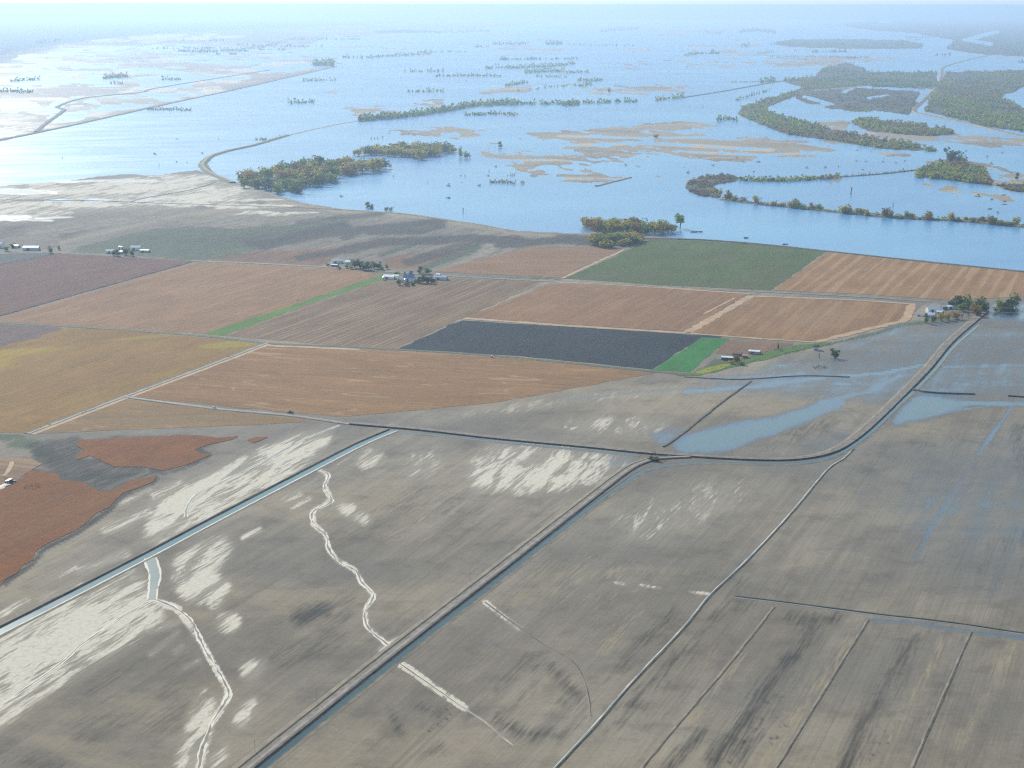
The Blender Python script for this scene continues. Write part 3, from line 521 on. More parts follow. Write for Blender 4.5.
M['bank_dark'] = plain('weedy_shaded_bank', (0.05, 0.05, 0.042), 0.9, .4, .12)  # dark weeds, and steep bank faces whose shade is put into the colour
M['bank_green'] = plain('green_bank', (0.065, 0.085, 0.04), 0.9, .4, .1)
M['siltm'] = plain('silt', (0.63, 0.565, 0.45), 0.8, .12, .2)
M['mud'] = plain('mud_shoulder', (0.23, 0.19, 0.135), 0.85, .25, .06)
M['straw'] = plain('straw', (0.37, 0.235, 0.12), 0.85, .2, .05)
M['tan'] = plain('tan_grass', (0.25, 0.21, 0.12), 0.9, .25, .05)
R3 = [(28, 434), (85, 412.5), (126, 397), (215, 408.5), (290, 415.5), (350, 424), (420, 430), (500, 439), (580, 446.5), (650, 453.5), (700, 457), (760, 460), (800, 459), (830, 453), (851, 442), (871, 426), (897, 401), (914, 384), (931, 366), (950, 343), (975, 321), (986, 312)]
G_, B_, K_, A_ = M['gravel'], M['bank'], M['bank_dark'], M['ballast']
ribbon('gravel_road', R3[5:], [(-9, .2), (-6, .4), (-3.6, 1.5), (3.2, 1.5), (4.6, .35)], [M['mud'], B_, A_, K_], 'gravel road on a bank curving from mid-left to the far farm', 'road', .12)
ribbon('gravel_road', R3[2:6], [(-4.5, .25), (-3, .5), (3, .5), (5.5, .25)], [M['bank_green'], G_, M['bank']], 'gravel road crossing between the brown and tan stubble fields', 'road', .3)
ribbon('gravel_road', [(28, 434), (85, 412), (126, 396.5), (200, 369), (268, 343)], [(-6.5, .24), (-3.5, .55), (-2.6, .56), (1.8, .56), (3, .25), (9, .25)], [M['bank_green'], K_, G_, K_, M['straw']], 'straight farm road along the lower edge of the yellow field', 'road', .3)
ribbon('farm_track', [(-60, 317.5), (0, 322.5), (110, 329), (207, 336.5), (268, 343.5), (330, 346), (400, 349.7), (470, 354), (560, 362), (655, 371.7), (690, 374)], [(-5, .27), (-2, .36), (2.5, .36), (5, .27)], [M['bank_green'], M['bank'], M['bank_green']], 'weedy track above the yellow and wide brown fields', 'track', .5)
ribbon('gravel_road', [(195, 261), (260, 263.5), (342, 268), (400, 272.5), (450, 276), (545, 281), (640, 285), (690, 289), (771, 292), (857, 296.5), (930, 301.5)], [(-7, .27), (-3, .4), (3, .4), (8, .27)], [M['bank_green'], M['mud'], M['bank']], 'grey road running past the two white farmsteads', 'road', .5)
ribbon('hedge_line', [(-100, 344), (0, 316), (96, 289), (192, 262)], [(-2, .27), (0, 1.0), (2, .27)], [K_, K_], 'dark weedy line along the plum brown field', 'hedge', .6, kind='structure')
ribbon('gravel_road', [(150, 846), (200, 808), (250, 768.5), (400, 648.5), (500, 570.5), (580, 508), (622, 475.5), (640, 464.5), (660, 459), (690, 457.5)],
       [(-11, .12), (-8.6, .2), (-8.0, .7), (-6.8, .7), (-5.6, .4), (-4.0, 1.1), (-1.4, 1.4), (1.0, 1.4), (2.6, 1.1), (4.2, .15)], [M['mud'], B_, M['tan'], K_, B_, A_, M['gravel'], A_, K_], 'straight brown embankment road beside a blue ditch', 'road', .10)
for nm, p, pr, m, l in (
    ('ditch', [(150, 855), (208, 812), (262, 768.5), (411, 648.5), (510, 571), (589, 508.5), (629, 480)], [(-3.4, .2), (-2.0, .13), (1.3, .13), (2.2, .6), (3.2, .6), (5.4, .1)], [K_, M['ditch_water'], K_, B_, M['mud']], 'deep blue drainage ditch along the straight embankment'),
    ('ditch', [(629, 480), (641, 472.5), (656, 467.5), (678, 464.2), (704, 462.8), (760, 464.3), (800, 463.5), (830, 457.5), (853, 446), (875, 429), (901, 404), (919, 387), (936, 369), (955, 346), (980, 324)], [(-4.2, .1), (-2.8, .13), (1.6, .13), (2.4, .5), (3.6, .5), (5.5, .1)], [K_, M['ditch_water'], K_, B_, M['mud']], 'blue ditch curving along the outer side of the gravel road'),
    ('ditch', [(396, 431.5), (450, 436.8), (500, 442.3), (580, 449.8), (640, 456)], [(-3.2, .1), (-2.5, .13), (2.0, .13), (2.8, .4), (4, .1)], [K_, M['ditch_water'], B_, M['mud']], 'thin ditch along the gravel road above the pale silt field'),
    ('canal', [(-120, 692), (-40, 652), (0, 632), (60, 601.5), (150, 555), (210, 523), (300, 476), (360, 445), (394, 430.5)], [(-9.5, .1), (-7.4, 1.1), (-6.0, 1.1), (-4.6, .2), (-3.9, .15), (3.0, .15), (3.7, .6), (5.2, .6), (7.0, .1)], [M['mud'], B_, K_, K_, M['canal_water'], M['mud'], M['siltm'], M['mud']], 'broad straight canal across the silty mud at the lower left')):
    ribbon(nm, p, pr, m, l, 'ditch' if nm == 'ditch' else 'canal', .12)
M['creek_bed'] = plain('creek_bed', (0.20, 0.18, 0.14), .85, .3, .1)
SW = [M['siltm'], M['creek_water'], M['siltm']]; SB = [M['siltm'], M['creek_bed'], M['siltm']]
def wv(a, b, f=9.0, ph=0.0): return lambda t: a + b * math.sin(t * f * 3.1 + ph) * math.sin(t * f * 1.3 + 1 + ph)
CR = [(-4.2, .12), (-1.9, .16), (1.9, .16), (4.2, .12)]
ribbon('creek', [(340, 425), (318, 434), (300, 441.5), (267, 459.5), (227, 479.5), (208, 488), (197, 494), (187, 507), (186, 517)], [(-1.7, .12), (-.9, .15), (.9, .15), (1.7, .12)], SW, 'narrow creek through the white silt above the canal', 'creek', .3, 8, wv(1.0, .35))
ribbon('creek', [(150, 558), (155, 575), (153, 590), (152, 600)], [(-6.0, .12), (-4.4, .17), (4.4, .17), (6.0, .12)], SW, 'short wide grey green outflow below the canal', 'creek', .35, 6, lambda t: 1 - .35 * t)
ribbon('creek', [(152, 599), (164, 603), (177, 609), (193, 623), (200, 640), (207, 653), (214, 664), (228, 690), (226, 701), (213, 721), (206, 738), (202, 750), (199, 770), (195, 800)], [(-1.6, .12), (-.5, .16), (.5, .16), (1.5, .12)], SB, 'winding white edged creek running down to the bottom left', 'creek', .42, 5, wv(1.1, .6, 13))
ribbon('creek', [(317, 470.5), (327, 473), (328, 478), (324.5, 487), (331, 498), (330, 503), (314, 511), (312, 518), (315, 526), (326, 536), (329, 550), (340, 562), (355, 570.5), (362, 583), (373, 594), (371, 602), (364, 611), (367, 626), (374, 634), (383, 641), (394, 649)], [(-1.6, .12), (-.6, .16), (.6, .16), (1.5, .12)], SB, 'white edged meandering creek ending at the embankment road', 'creek', .42, 5, wv(1.05, .6, 15))
ribbon('creek', [(152, 600), (140, 607), (120, 618), (80, 646), (60, 664), (0, 707), (-60, 750)], [(-1.5, .12), (-.4, .16), (.4, .16), (1.5, .12)], SB, 'faint straight rill across the white silt at the far lower left', 'creek', .3, 8)
ribbon('rill', [(485, 602), (509, 620), (542, 643), (572, 661), (583, 677), (589, 697), (591, 716)], [(-.9, .12), (-.35, .2), (.35, .2), (.9, .12)], [M['mud'], K_, M['mud']], 'thin dark curved rill right of the embankment', 'creek', .12, 8)
ribbon('rill', [(400, 664), (429, 684), (465, 709), (485, 722), (500, 735), (514, 746)], [(-.9, .12), (-.35, .2), (.35, .2), (.9, .12)], [M['siltm'], B_, M['siltm']], 'short white rill below the embankment', 'creek', .12, 8, lambda t: 1.5 - t)
DP = [(-2.2, .1), (-1.1, .6), (-.7, .6), (-.4, .14), (.5, .14), (1.0, .12)]
DM = [B_, B_, K_, M['puddle'], M['mud']]
ribbon('ditch', [(853, 449), (843, 459), (827, 470), (790, 514), (747, 560), (711, 594), (683, 628), (625, 690), (595, 725), (555, 768), (520, 806)], DP, DM[:3] + [M['puddle'], M['siltm']], 'long pale ditch from the road curve to the bottom centre', 'ditch', .18)
ribbon('ditch', [(735, 597), (790, 603.5), (863, 613), (905, 618), (950, 623), (1024, 634), (1200, 660)], [(-3.4, .1), (-2.2, .6), (-1.0, .6), (-.4, .14), (1.4, .14), (2.2, .1)], [B_, B_, K_, M['puddle'], M['mud']], 'dark ditch crossing the mud at the lower right', 'ditch', .2)
for i, (p, l) in enumerate((([(774, 607), (730, 663), (684, 717), (640, 770)], 'thin field drain nearest the long pale ditch'), ([(868, 620), (832, 678), (775, 770)], 'middle field drain at the lower right'), ([(971, 632), (950, 680), (911, 770)], 'thin field drain nearest the right edge at the lower right'))):
    ribbon('field_drain', p, [(-1.5, .11), (-.5, .3), (-.1, .14), (.5, .14), (1.2, .11)], [B_, K_, M['mud'], M['mud']], l, 'ditch', .22)
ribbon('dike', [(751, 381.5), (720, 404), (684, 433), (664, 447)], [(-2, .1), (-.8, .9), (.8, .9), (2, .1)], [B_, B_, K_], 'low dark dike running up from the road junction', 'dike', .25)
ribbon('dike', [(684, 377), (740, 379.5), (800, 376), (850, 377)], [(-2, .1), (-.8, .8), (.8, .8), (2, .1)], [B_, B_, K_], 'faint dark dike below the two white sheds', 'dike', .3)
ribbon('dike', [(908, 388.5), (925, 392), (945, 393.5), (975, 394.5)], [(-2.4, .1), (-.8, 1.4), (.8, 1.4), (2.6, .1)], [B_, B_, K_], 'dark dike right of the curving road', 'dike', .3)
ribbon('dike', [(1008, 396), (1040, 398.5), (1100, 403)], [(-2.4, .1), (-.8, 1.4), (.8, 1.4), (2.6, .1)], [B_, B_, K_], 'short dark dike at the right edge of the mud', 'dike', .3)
ribbon('dike', [(597, 186), (612, 182), (630, 177.5)], [(-7, -.5), (-3, 1.8), (3, 1.8), (7, -.5)], [M['tan'], M['straw'], M['tan']], 'straw coloured bank standing out of the flood', 'dike', .8)
ribbon('levee', [(233, 183), (221, 178), (211, 173.5), (204, 168), (203, 163.5), (212, 156), (232, 150), (253, 145.5), (287, 135.5)], [(-13, -.5), (-4, 3.4), (4, 3.4), (13, -.5)], [M['bank_green'], M['tan'], M['bank_green']], 'green levee hooking out into the flood at the left', 'levee', .8, 20)
ribbon('levee', [(287, 135.5), (315, 129), (342, 123.5), (359, 121)], [(-9, -.5), (-3, 1.0), (3, 1.0), (9, -.5)], [M['tan'], M['mud'], M['tan']], 'low pale end of the levee sinking into the flood', 'levee', .8, 20)
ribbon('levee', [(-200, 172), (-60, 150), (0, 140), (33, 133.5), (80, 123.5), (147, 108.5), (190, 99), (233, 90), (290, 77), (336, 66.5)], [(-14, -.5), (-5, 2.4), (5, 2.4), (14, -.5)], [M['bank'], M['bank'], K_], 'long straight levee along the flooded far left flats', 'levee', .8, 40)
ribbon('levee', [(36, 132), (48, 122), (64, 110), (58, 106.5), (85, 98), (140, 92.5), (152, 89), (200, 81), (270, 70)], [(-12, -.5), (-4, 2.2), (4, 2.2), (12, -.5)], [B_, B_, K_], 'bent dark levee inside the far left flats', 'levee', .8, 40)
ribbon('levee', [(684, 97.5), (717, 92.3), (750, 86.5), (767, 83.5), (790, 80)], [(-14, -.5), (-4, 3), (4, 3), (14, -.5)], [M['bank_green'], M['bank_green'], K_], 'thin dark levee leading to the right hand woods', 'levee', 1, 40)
ribbon('levee', [(991, 55), (968, 60), (950, 65), (942, 69), (941, 78), (934, 90), (922, 102), (914, 111), (930, 116), (970, 124), (1024, 137), (1120, 155)], [(-14, -.5), (-5, 3.5), (5, 3.5), (14, -.5)], [M['tan'], B_, M['tan']], 'brown levee road bending through the flooded woods', 'levee', 1, 40)
ribbon('levee', [(722, 199.5), (760, 204), (800, 208), (850, 213.5), (900, 218), (960, 221), (1024, 227), (1200, 242)], [(-12, -.5), (-4, 2.5), (4, 2.5), (12, -.5)], [M['bank_green'], M['tan'], M['bank_green']], 'tree lined river bank at the right', 'levee', .8, 20)
ribbon('levee', [(838, 177), (880, 174), (916, 170)], [(-9, -.5), (-3, 1.6), (3, 1.6), (9, -.5)], [M['bank_green'], B_, M['bank_green']], 'thin green bank linking two wooded spits', 'levee', .8, 20)
ribbon('levee', [(233, 182), (255, 188), (283, 198), (310, 204.5), (342, 209.5), (405, 214), (460, 222), (519, 232), (575, 234.5)], [(-6, -.3), (-2, 1.0), (2, 1.0), (6, .1)], [M['tan'], M['bank_green'], M['tan']], 'pale bank along the near shore of the flood', 'levee', .6, 16)
ribbon('levee', [(646, 239), (700, 240), (760, 244.5), (827, 251.5), (920, 261.5), (1024, 272), (1180, 288)], [(-6, -.3), (-2, 1.8), (2, 1.8), (6, .1)], [M['tan'], M['bank_green'], M['bank']], 'grassy bank between the striped field and the flood', 'levee', .6, 16)
ribbon('farm_track', [(0, 200), (80, 200.5), (140, 202.5), (220, 205), (283, 207), (342, 210)], [(-3, .1), (-1, .7), (1, .7), (3, .1)], [B_, B_, K_], 'faint dark track over the grey mud near the flood', 'track', .4)
ribbon('farm_track', [(216, 182), (190, 190), (150, 197), (130, 202)], [(-3, .1), (-1, .7), (1, .7), (3, .1)], [B_, B_, K_], 'dark track leading up to the hooked levee', 'track', .4)
# straw headlands left by the harvest
for p, w, l in (([(464, 318.3), (560, 325.3), (686, 333.3)], 9, 'straw headland above the dark ploughed field'), ([(556, 282.3), (640, 286.5), (750, 294)], 6, 'straw headland along the top of the reddish brown field'),
                ([(751, 296), (720, 314), (688, 332.5)], 10, 'straw headland between the reddish brown and russet fields'), ([(752, 296.3), (850, 300), (915, 304.5)], 8, 'straw headland along the top of the russet field'),
                ([(912, 304.5), (905, 320), (890, 324), (817, 342)], 9, 'straw headland curving round the russet field corner'), ([(690, 333.5), (750, 338), (815, 342.3)], 6, 'thin straw headland at the foot of the russet field'), ([(562, 278.5), (600, 261), (624, 250)], 5, 'straw headland left of the dark green field'),
                ([(704, 314), (735, 298)], 3, 'single straw row across the reddish brown field'), ([(269, 345.7), (320, 348), (360, 350)], 7, 'short straw headland at the track corner'), ([(12, 462), (9, 470), (4, 476)], 3, 'pale wheel tracks behind the harvester')):
    _fz[0] += .004
    w *= .72
    ribbon('headland', p, [(-w, _fz[0]), (w * .1, _fz[0]), (w, _fz[0])], [M['straw']] * 2, l, 'field', w * .16, 9)

# ------------------------------------------------------------------ trees
def leaf_mat(name, a, b):
    g = NG(name); n = g.noise(g.pos(), 0.22, 3, 0.6); r = g.n('ShaderNodeObjectInfo').outputs['Random']
    c = g.mix(g.step(n, 0.3, 0.7), a, b); h = g.n('ShaderNodeHueSaturation'); g.set(h.inputs['Color'], c)
    g.set(h.inputs['Value'], g.math('ADD', 0.8, g.math('MULTIPLY', r, 0.45))); 
    g.bsdf(h.outputs[0], 0.7, 0.2); pb = g.out.inputs[0].links[0].from_socket
    tr = g.n('ShaderNodeBsdfTranslucent'); g.set(tr.inputs[0], h.outputs[0]); mx = g.n('ShaderNodeMixShader'); mx.inputs[0].default_value = .5
    g.t.links.new(pb, mx.inputs[1]); g.t.links.new(tr.outputs[0], mx.inputs[2]); g.t.links.new(mx.outputs[0], g.out.inputs[0]); return g.m
LEAF = {'green': leaf_mat('green_leaves', (0.111, 0.169, 0.018), (0.221, 0.273, 0.036)), 'dark': leaf_mat('dark_leaves', (0.046, 0.081, 0.021), (0.091, 0.137, 0.034)),
        'olive': leaf_mat('yellowing_leaves', (0.260, 0.227, 0.016), (0.416, 0.325, 0.031)), 'rust': leaf_mat('rust_leaves', (0.195, 0.111, 0.029), (0.286, 0.169, 0.046)),
        'gold': leaf_mat('golden_leaves', (0.26, 0.18, 0.03), (0.34, 0.22, 0.04)), 'bare': leaf_mat('bare_twigs', (0.085, 0.07, 0.058), (0.13, 0.11, 0.09))}
M['bark'] = plain('bark', (0.085, 0.07, 0.055), .9, .35, .8)
def crown_arrays(rs, lobes, n, size, tall):
    """n leaf clumps of 4 corners spread over the skins of a few lobes; unit crown: width about 1, base at z 0"""
    L = []
    for i in range(lobes):
        a = rs.rand() * 6.28; r = 0.30 * math.sqrt(rs.rand()); z = tall * (0.20 + 0.58 * rs.rand()); L.append((r * math.cos(a), r * math.sin(a), z, 0.17 + 0.13 * rs.rand()))
    L.append((0, 0, tall * .5, .30)); L.append((.1, 0, tall * .25, .26)); L.append((-.12, .05, tall * .22, .24)); V = np.zeros((n, 4, 3), np.float32)
    for k in range(n):
        x, y, z, q = L[rs.randint(len(L))]; d = rs.normal(size=3); d /= np.linalg.norm(d); rad = q * (0.55 + 0.5 * rs.rand())
        c = np.array((x, y, z)) + d * rad * np.array((1, 1, 0.9 * tall)); nn = d + rs.normal(size=3) * .55; nn /= np.linalg.norm(nn)
        t = np.cross(nn, rs.normal(size=3)); t /= np.linalg.norm(t); b = np.cross(nn, t); s = size * (0.6 + 0.8 * rs.rand())
        V[k] = [c + t * s, c + b * s * .8, c - t * s * .9, c - b * s]
    V[..., 2] = np.maximum(V[..., 2], 0.02); return V
def crown_mesh(name, V, mat):
    me = bpy.data.meshes.new(name); n = len(V); me.vertices.add(n * 4); me.vertices.foreach_set('co', V.reshape(-1).astype(np.float32)); me.loops.add(n * 4)
    me.loops.foreach_set('vertex_index', np.arange(n * 4, dtype=np.int32)); me.polygons.add(n); me.polygons.foreach_set('loop_start', np.arange(n, dtype=np.int32) * 4)
    me.update(calc_edges=True); me.materials.append(mat); return me
def trunk_mesh(rs, lean=.04):
    b = MB(); p = Vector((0, 0, -.03)); q = Vector((rs.normal() * lean, rs.normal() * lean, .34)); b.tube(p, q, .035, .024)
    for k in range(5):
        a = k * 1.26 + rs.rand(); e = q + Vector((math.cos(a) * .2, math.sin(a) * .2, .18 + .25 * rs.rand())); b.tube(q - Vector((0, 0, .05 * k)), e, .014, .005, 5, False)
    me = bpy.data.meshes.new('trunk'); me.from_pydata(b.v, [], b.f); me.materials.append(M['bark']); return me
CM = {}
for kd in LEAF:
    CM[kd] = []
    for i in range(4):
        r = np.random.RandomState(100 + i * 7 + len(CM) * 31); tall = (1.0, .85, 1.15, .95)[i]
        CM[kd].append(crown_mesh('crown', crown_arrays(r, 7, 300 if kd != 'bare' else 150, .062 if kd != 'bare' else .03, tall), LEAF[kd]))
TM = [trunk_mesh(np.random.RandomState(40 + i)) for i in range(4)]
NAMES = {'green': 'green', 'dark': 'dark green', 'olive': 'yellowing', 'rust': 'rust brown', 'gold': 'golden', 'bare': 'bare grey'}
_n = [0]
def tree(u, v, wpx, hpx, kd, label, group=None, name='tree', cat='tree', lift=.04):
    """a tree with its foot at photo position u, v; width and height given in pixels there"""
    _n[0] += 1; i = _n[0] % 4; s = mpp(v); w, h = wpx * s * 1.3, hpx * s * 1.12; p = at(u, v)
    fw = samp1(u, v); p.z = -.9 if fw > .5 else 0.0
    t = empty(name, p, random.random() * 6.28, label, cat, group)
    c = link(bpy.data.objects.new('crown', CM[kd][i]), t); zs = h * (1 - lift) / (1.0, .85, 1.15, .95)[i]
    c.scale = (w, w, zs); c.location = (0, 0, h * lift)
    k = link(bpy.data.objects.new('trunk', TM[i]), t); k.scale = (min(w, h), min(w, h), h * .95); return t
def samp1(u, v):
    x = int(min(max(u - U0, 0), W_ - 1)); y = int(min(max(v - V0, 0), H_ - 1)); return float(LAY['flood'][y, x])
def inside(u, v, P):
    c = False
    for (x0, y0), (x1, y1) in zip(P, P[1:] + P[:1]):
        if (y0 > v) != (y1 > v) and u < (x1 - x0) * (v - y0) / (y1 - y0) + x0: c = not c
    return c
def scatter(P, n, dmin, asp=2.2):
    xs = [p[0] for p in P]; ys = [p[1] for p in P]; out = []; tr = 0
    while len(out) < n and tr < 9000:
        tr += 1; u = random.uniform(min(xs), max(xs)); v = random.uniform(min(ys), max(ys))
        if inside(u, v, P) and all(math.hypot(u - a, (v - b) * asp) > dmin for a, b in out): out.append((u, v))
    return out
def grove(P, n, dmin, wr, hr, kinds, where, group):
    for u, v in scatter(P, n, dmin):
        kd = random.choice(kinds); tree(u, v, random.uniform(*wr), random.uniform(*hr), kd, f'{NAMES[kd]} tree {where}', group)
grove([(236, 187), (239, 181), (275, 174), (310, 167), (356, 166), (388, 167), (390, 171), (350, 178), (310, 188), (290, 197), (270, 191)], 92, 4.0, (11, 15), (9, 13), ['green', 'green', 'olive', 'dark', 'olive', 'rust'], 'in the big flooded grove beside the grey mud bank', 'trees of the big flooded grove')
for u, v, w, h, l in ((297, 172, 9, 14, 'tall round tree rising above the middle of the big flooded grove'), (278, 175, 6, 13, 'slim tree standing up at the left part of the big flooded grove'), (317, 169, 10, 13, 'broad tree on the back edge of the big flooded grove')):
    tree(u, v, w, h, 'green', l, 'trees of the big flooded grove')
grove([(357, 156), (368, 152), (400, 149), (440, 149), (456, 152), (440, 156), (422, 160), (405, 157)], 46, 3.9, (9, 13), (7, 10), ['green', 'olive', 'olive', 'dark'], 'in the oval flooded grove', 'trees of the oval flooded grove')
for u, v, w, h, l in ((460, 157, 5, 11, 'slim tree just off the right end of the oval grove'), (467, 158, 7, 7, 'low bush in the water off the right end of the oval grove'), (354, 155, 4, 5, 'small bush off the left tip of the oval grove'), (439, 149, 3, 9, 'thin tall tree at the back of the oval grove'), (431, 149, 3, 9, 'thin bare tree at the back of the oval grove')):
    tree(u, v, w, h, 'bare' if 'bare' in l else 'green', l)
grove([(576, 229), (584, 226), (620, 227), (668, 230), (672, 234), (640, 234), (600, 231)], 36, 3.4, (9, 13), (8, 13), ['olive', 'green', 'olive', 'rust'], 'in the long row standing in the flood above the dark green field', 'trees of the long waterside row')
grove([(585, 245), (592, 240), (615, 237), (640, 239), (643, 242), (625, 247), (600, 248)], 24, 4.0, (12, 16), (7, 9), ['olive', 'green', 'olive', 'dark'], 'in the clump at the corner of the dark green field', 'trees of the field corner clump')
tree(680, 228, 13, 15, 'green', 'lone round crowned tree standing in the flood', lift=.3)
tree(674, 231, 9, 7, 'rust', 'low brown bush beside the lone round crowned tree', name='bush', cat='bush')
R_ = [(722, 199), (760, 204), (800, 208), (850, 213), (900, 217.5), (960, 220.5), (1024, 226)]
for i in range(58):
    t = random.random() * (len(R_) - 1); k = int(t); f = t - k; u = R_[k][0] + (R_[k + 1][0] - R_[k][0]) * f; v = R_[k][1] + (R_[k + 1][1] - R_[k][1]) * f + random.uniform(-.8, 1)
    kd = random.choice(['olive', 'olive', 'green', 'rust', 'bare']); big = random.random() < .25
    tree(u, v, random.uniform(6, 9), random.uniform(8, 10) if big else random.uniform(4, 7), kd, f'{NAMES[kd]} tree on the long tree lined river bank', 'trees along the river bank')
for u, v, w, h, kd, l in ((368, 208, 6, 6, 'dark', 'round tree beside the small white hut on the shore'), (372, 208.5, 4, 5, 'green', 'small tree touching the white hut on the shore'), (386, 210, 5, 4, 'green', 'left bush of the pair on the shore bank'), (391, 210.5, 5, 4, 'olive', 'right bush of the pair on the shore bank'),
                          (500, 147.5, 5, 6, 'dark', 'tiny lone tree on the mudflat'), (656, 138, 6, 4, 'green', 'small bush on the far right of the big mudflat'), (952, 161, 14, 13, 'dark', 'big dark tree topping the wooded spit'), (960, 163, 10, 10, 'dark', 'second dark tree behind the wooded spit'),
                          (1017, 180, 4, 7, 'dark', 'tiny dark tree at the right edge on a mud spit'), (609, 93, 3, 5, 'dark', 'distant lone tree on a thin bank'),
                          (835, 358, 9, 10, 'dark', 'lone shrub standing in the wet mud below the sheds'), (778, 350, 2.2, 8, 'dark', 'thin dark tree on the green strip by the sheds'), (737, 362, 8, 8, 'gold', 'golden tree in front of the white sheds'), (742, 365, 8, 4, 'green', 'low green bush below the golden tree'),
                          (732, 364, 6, 4, 'olive', 'low yellowing bush left of the golden tree'), (655, 456, 8, 6, 'bare', 'bare grey tree at the road junction'), (651, 460, 7, 4, 'dark', 'dark bush left of the junction'), (657, 461, 8, 4, 'dark', 'dark bush in the fork of the junction'), (664, 460.5, 6, 3, 'bare', 'low bare bush right of the junction'),
                          (50.5, 253, 5, 7, 'dark', 'dark tree right of the big white shed at the far left'), (59, 250, 3, 4, 'dark', 'small tree beyond the dark one at the far left'), (6.6, 251, 6, 5, 'green', 'green tree at the far left farm'), (12.5, 248, 5, 5, 'dark', 'dark tree behind the far left farm'),
                          (114, 255.5, 5, 6, 'dark', 'dark tree at the left of the small far farm'), (118, 256, 5, 6, 'dark', 'second dark tree at the small far farm'), (126, 255, 6, 7, 'dark', 'tall dark tree in the middle of the small far farm'), (132, 256, 5, 6, 'dark', 'dark tree at the right of the small far farm')):
    tree(u, v, w, h, kd, l, name='bush' if 'bush' in l or 'shrub' in l else 'tree', cat='bush' if 'bush' in l or 'shrub' in l else 'tree')
# farmstead at the road end, right
FA = 'trees of the farm at the road end'
for u, v, w, h, kd in ((952, 308, 8, 8, 'dark'), (957, 307, 9, 9, 'dark'), (963, 306, 10, 10, 'dark'), (968, 307, 9, 10, 'green'), (972, 309, 8, 8, 'dark'), (961, 311, 8, 7, 'green'), (980, 310, 10, 11, 'dark'), (984, 312, 8, 10, 'dark'), (976, 313, 9, 8, 'olive'), (973, 312, 5, 4, 'gold'), (978, 316, 9, 7, 'rust'), (969, 318, 9, 7, 'bare'), (962, 319, 8, 7, 'bare'), (955, 319, 8, 6, 'rust'), (948, 320, 7, 6, 'olive'), (941, 321, 6, 7, 'olive'), (934, 322, 5, 6, 'dark'), (926, 323, 4, 8, 'dark')):
    tree(u, v, w * 1.2, h * 1.2, kd, f'{NAMES[kd]} tree among the sheds of the farm at the road end', FA)
for u, v, w, h, kd in ((1000, 309, 9, 9, 'green'), (1006, 310, 10, 10, 'dark'), (1012, 309, 12, 15, 'dark'), (1016, 307, 9, 11, 'dark'), (1003, 313, 10, 7, 'dark'), (1010, 313, 11, 8, 'dark'), (996, 312, 7, 6, 'olive'), (999, 306, 6, 9, 'olive')):
    tree(u, v, w, h, kd, f'{NAMES[kd]} tree in the clump right of the road end by standing water', 'clump right of the road end')
for u, v, w, h, kd in ((355, 268, 7, 9, 'dark'), (360, 268, 7, 9, 'dark'), (364, 270, 8, 8, 'dark'), (369, 270, 8, 8, 'dark'), (374, 269, 7, 8, 'dark'), (379, 269, 7, 7, 'dark'), (382, 270, 6, 4, 'green'), (387, 269, 4, 5, 'green'), (347, 268, 5, 4, 'green'), (351, 269, 5, 4, 'olive'), (339, 269, 4, 3, 'dark'), (328, 266, 4, 3, 'green')):
    tree(u, v, w, h, kd, f'{NAMES[kd]} tree of the farmstead above the green grass strip', 'trees of the farmstead above the green strip')
for u, v, w, h, kd in ((399, 285, 5, 6, 'dark'), (407, 286, 7, 4, 'dark'), (413, 285.5, 6, 4, 'dark'), (418, 283, 7, 6, 'dark'), (423, 283, 8, 8, 'dark'), (428, 283, 8, 8, 'dark'), (432, 283.5, 6, 7, 'dark'), (420, 273.5, 6, 7, 'dark'), (427, 274, 8, 6, 'dark'), (397, 275, 7, 4, 'green'), (405, 274, 3, 3, 'green'), (411, 274, 5, 3, 'dark')):
    tree(u, v, w, h, kd, f'{NAMES[kd]} tree around the white farmstead in the middle', 'trees of the white farmstead')
print('single trees', _n[0])
# far woods, each one mass of crowns
LOW = {k: [crown_arrays(np.random.RandomState(500 + i), 4, 26, .15, (1, .85, 1.15)[i]) for i in range(3)] for k in ('a',)}['a']
def mass(name, spots, wr, hr, mats, label, cat='wood'):
    VV_ = []; I = []
    for u, v in spots:
        s = mpp(v); p = at(u, v); p.z = -.5; w = random.uniform(*wr); h = random.uniform(*hr); a = random.random() * 6.28; c, n = math.cos(a), math.sin(a)
        V = LOW[random.randrange(3)].copy(); x = V[..., 0] * c - V[..., 1] * n; y = V[..., 0] * n + V[..., 1] * c
        V[..., 0] = x * w + p.x; V[..., 1] = y * w + p.y; V[..., 2] = V[..., 2] * h + p.z; VV_.append(V); q_ = float(fbm(np.array([p.x / 130]), np.array([p.y / 420]), 55, 3)[0]); I += [int(min(.999, max(0, (q_ - .5) * 2.2 + .5 + random.gauss(0, .16))) * len(mats))] * len(V)
    me = crown_mesh(name, np.concatenate(VV_), mats[0])
    for m in mats[1:]: me.materials.append(m)
    me.polygons.foreach_set('material_index', I); return tag(link(bpy.data.objects.new(name, me)), label, cat, kind='stuff')
LG, LO, LR, LB, LD = (LEAF[k] for k in ('green', 'olive', 'rust', 'bare', 'dark'))
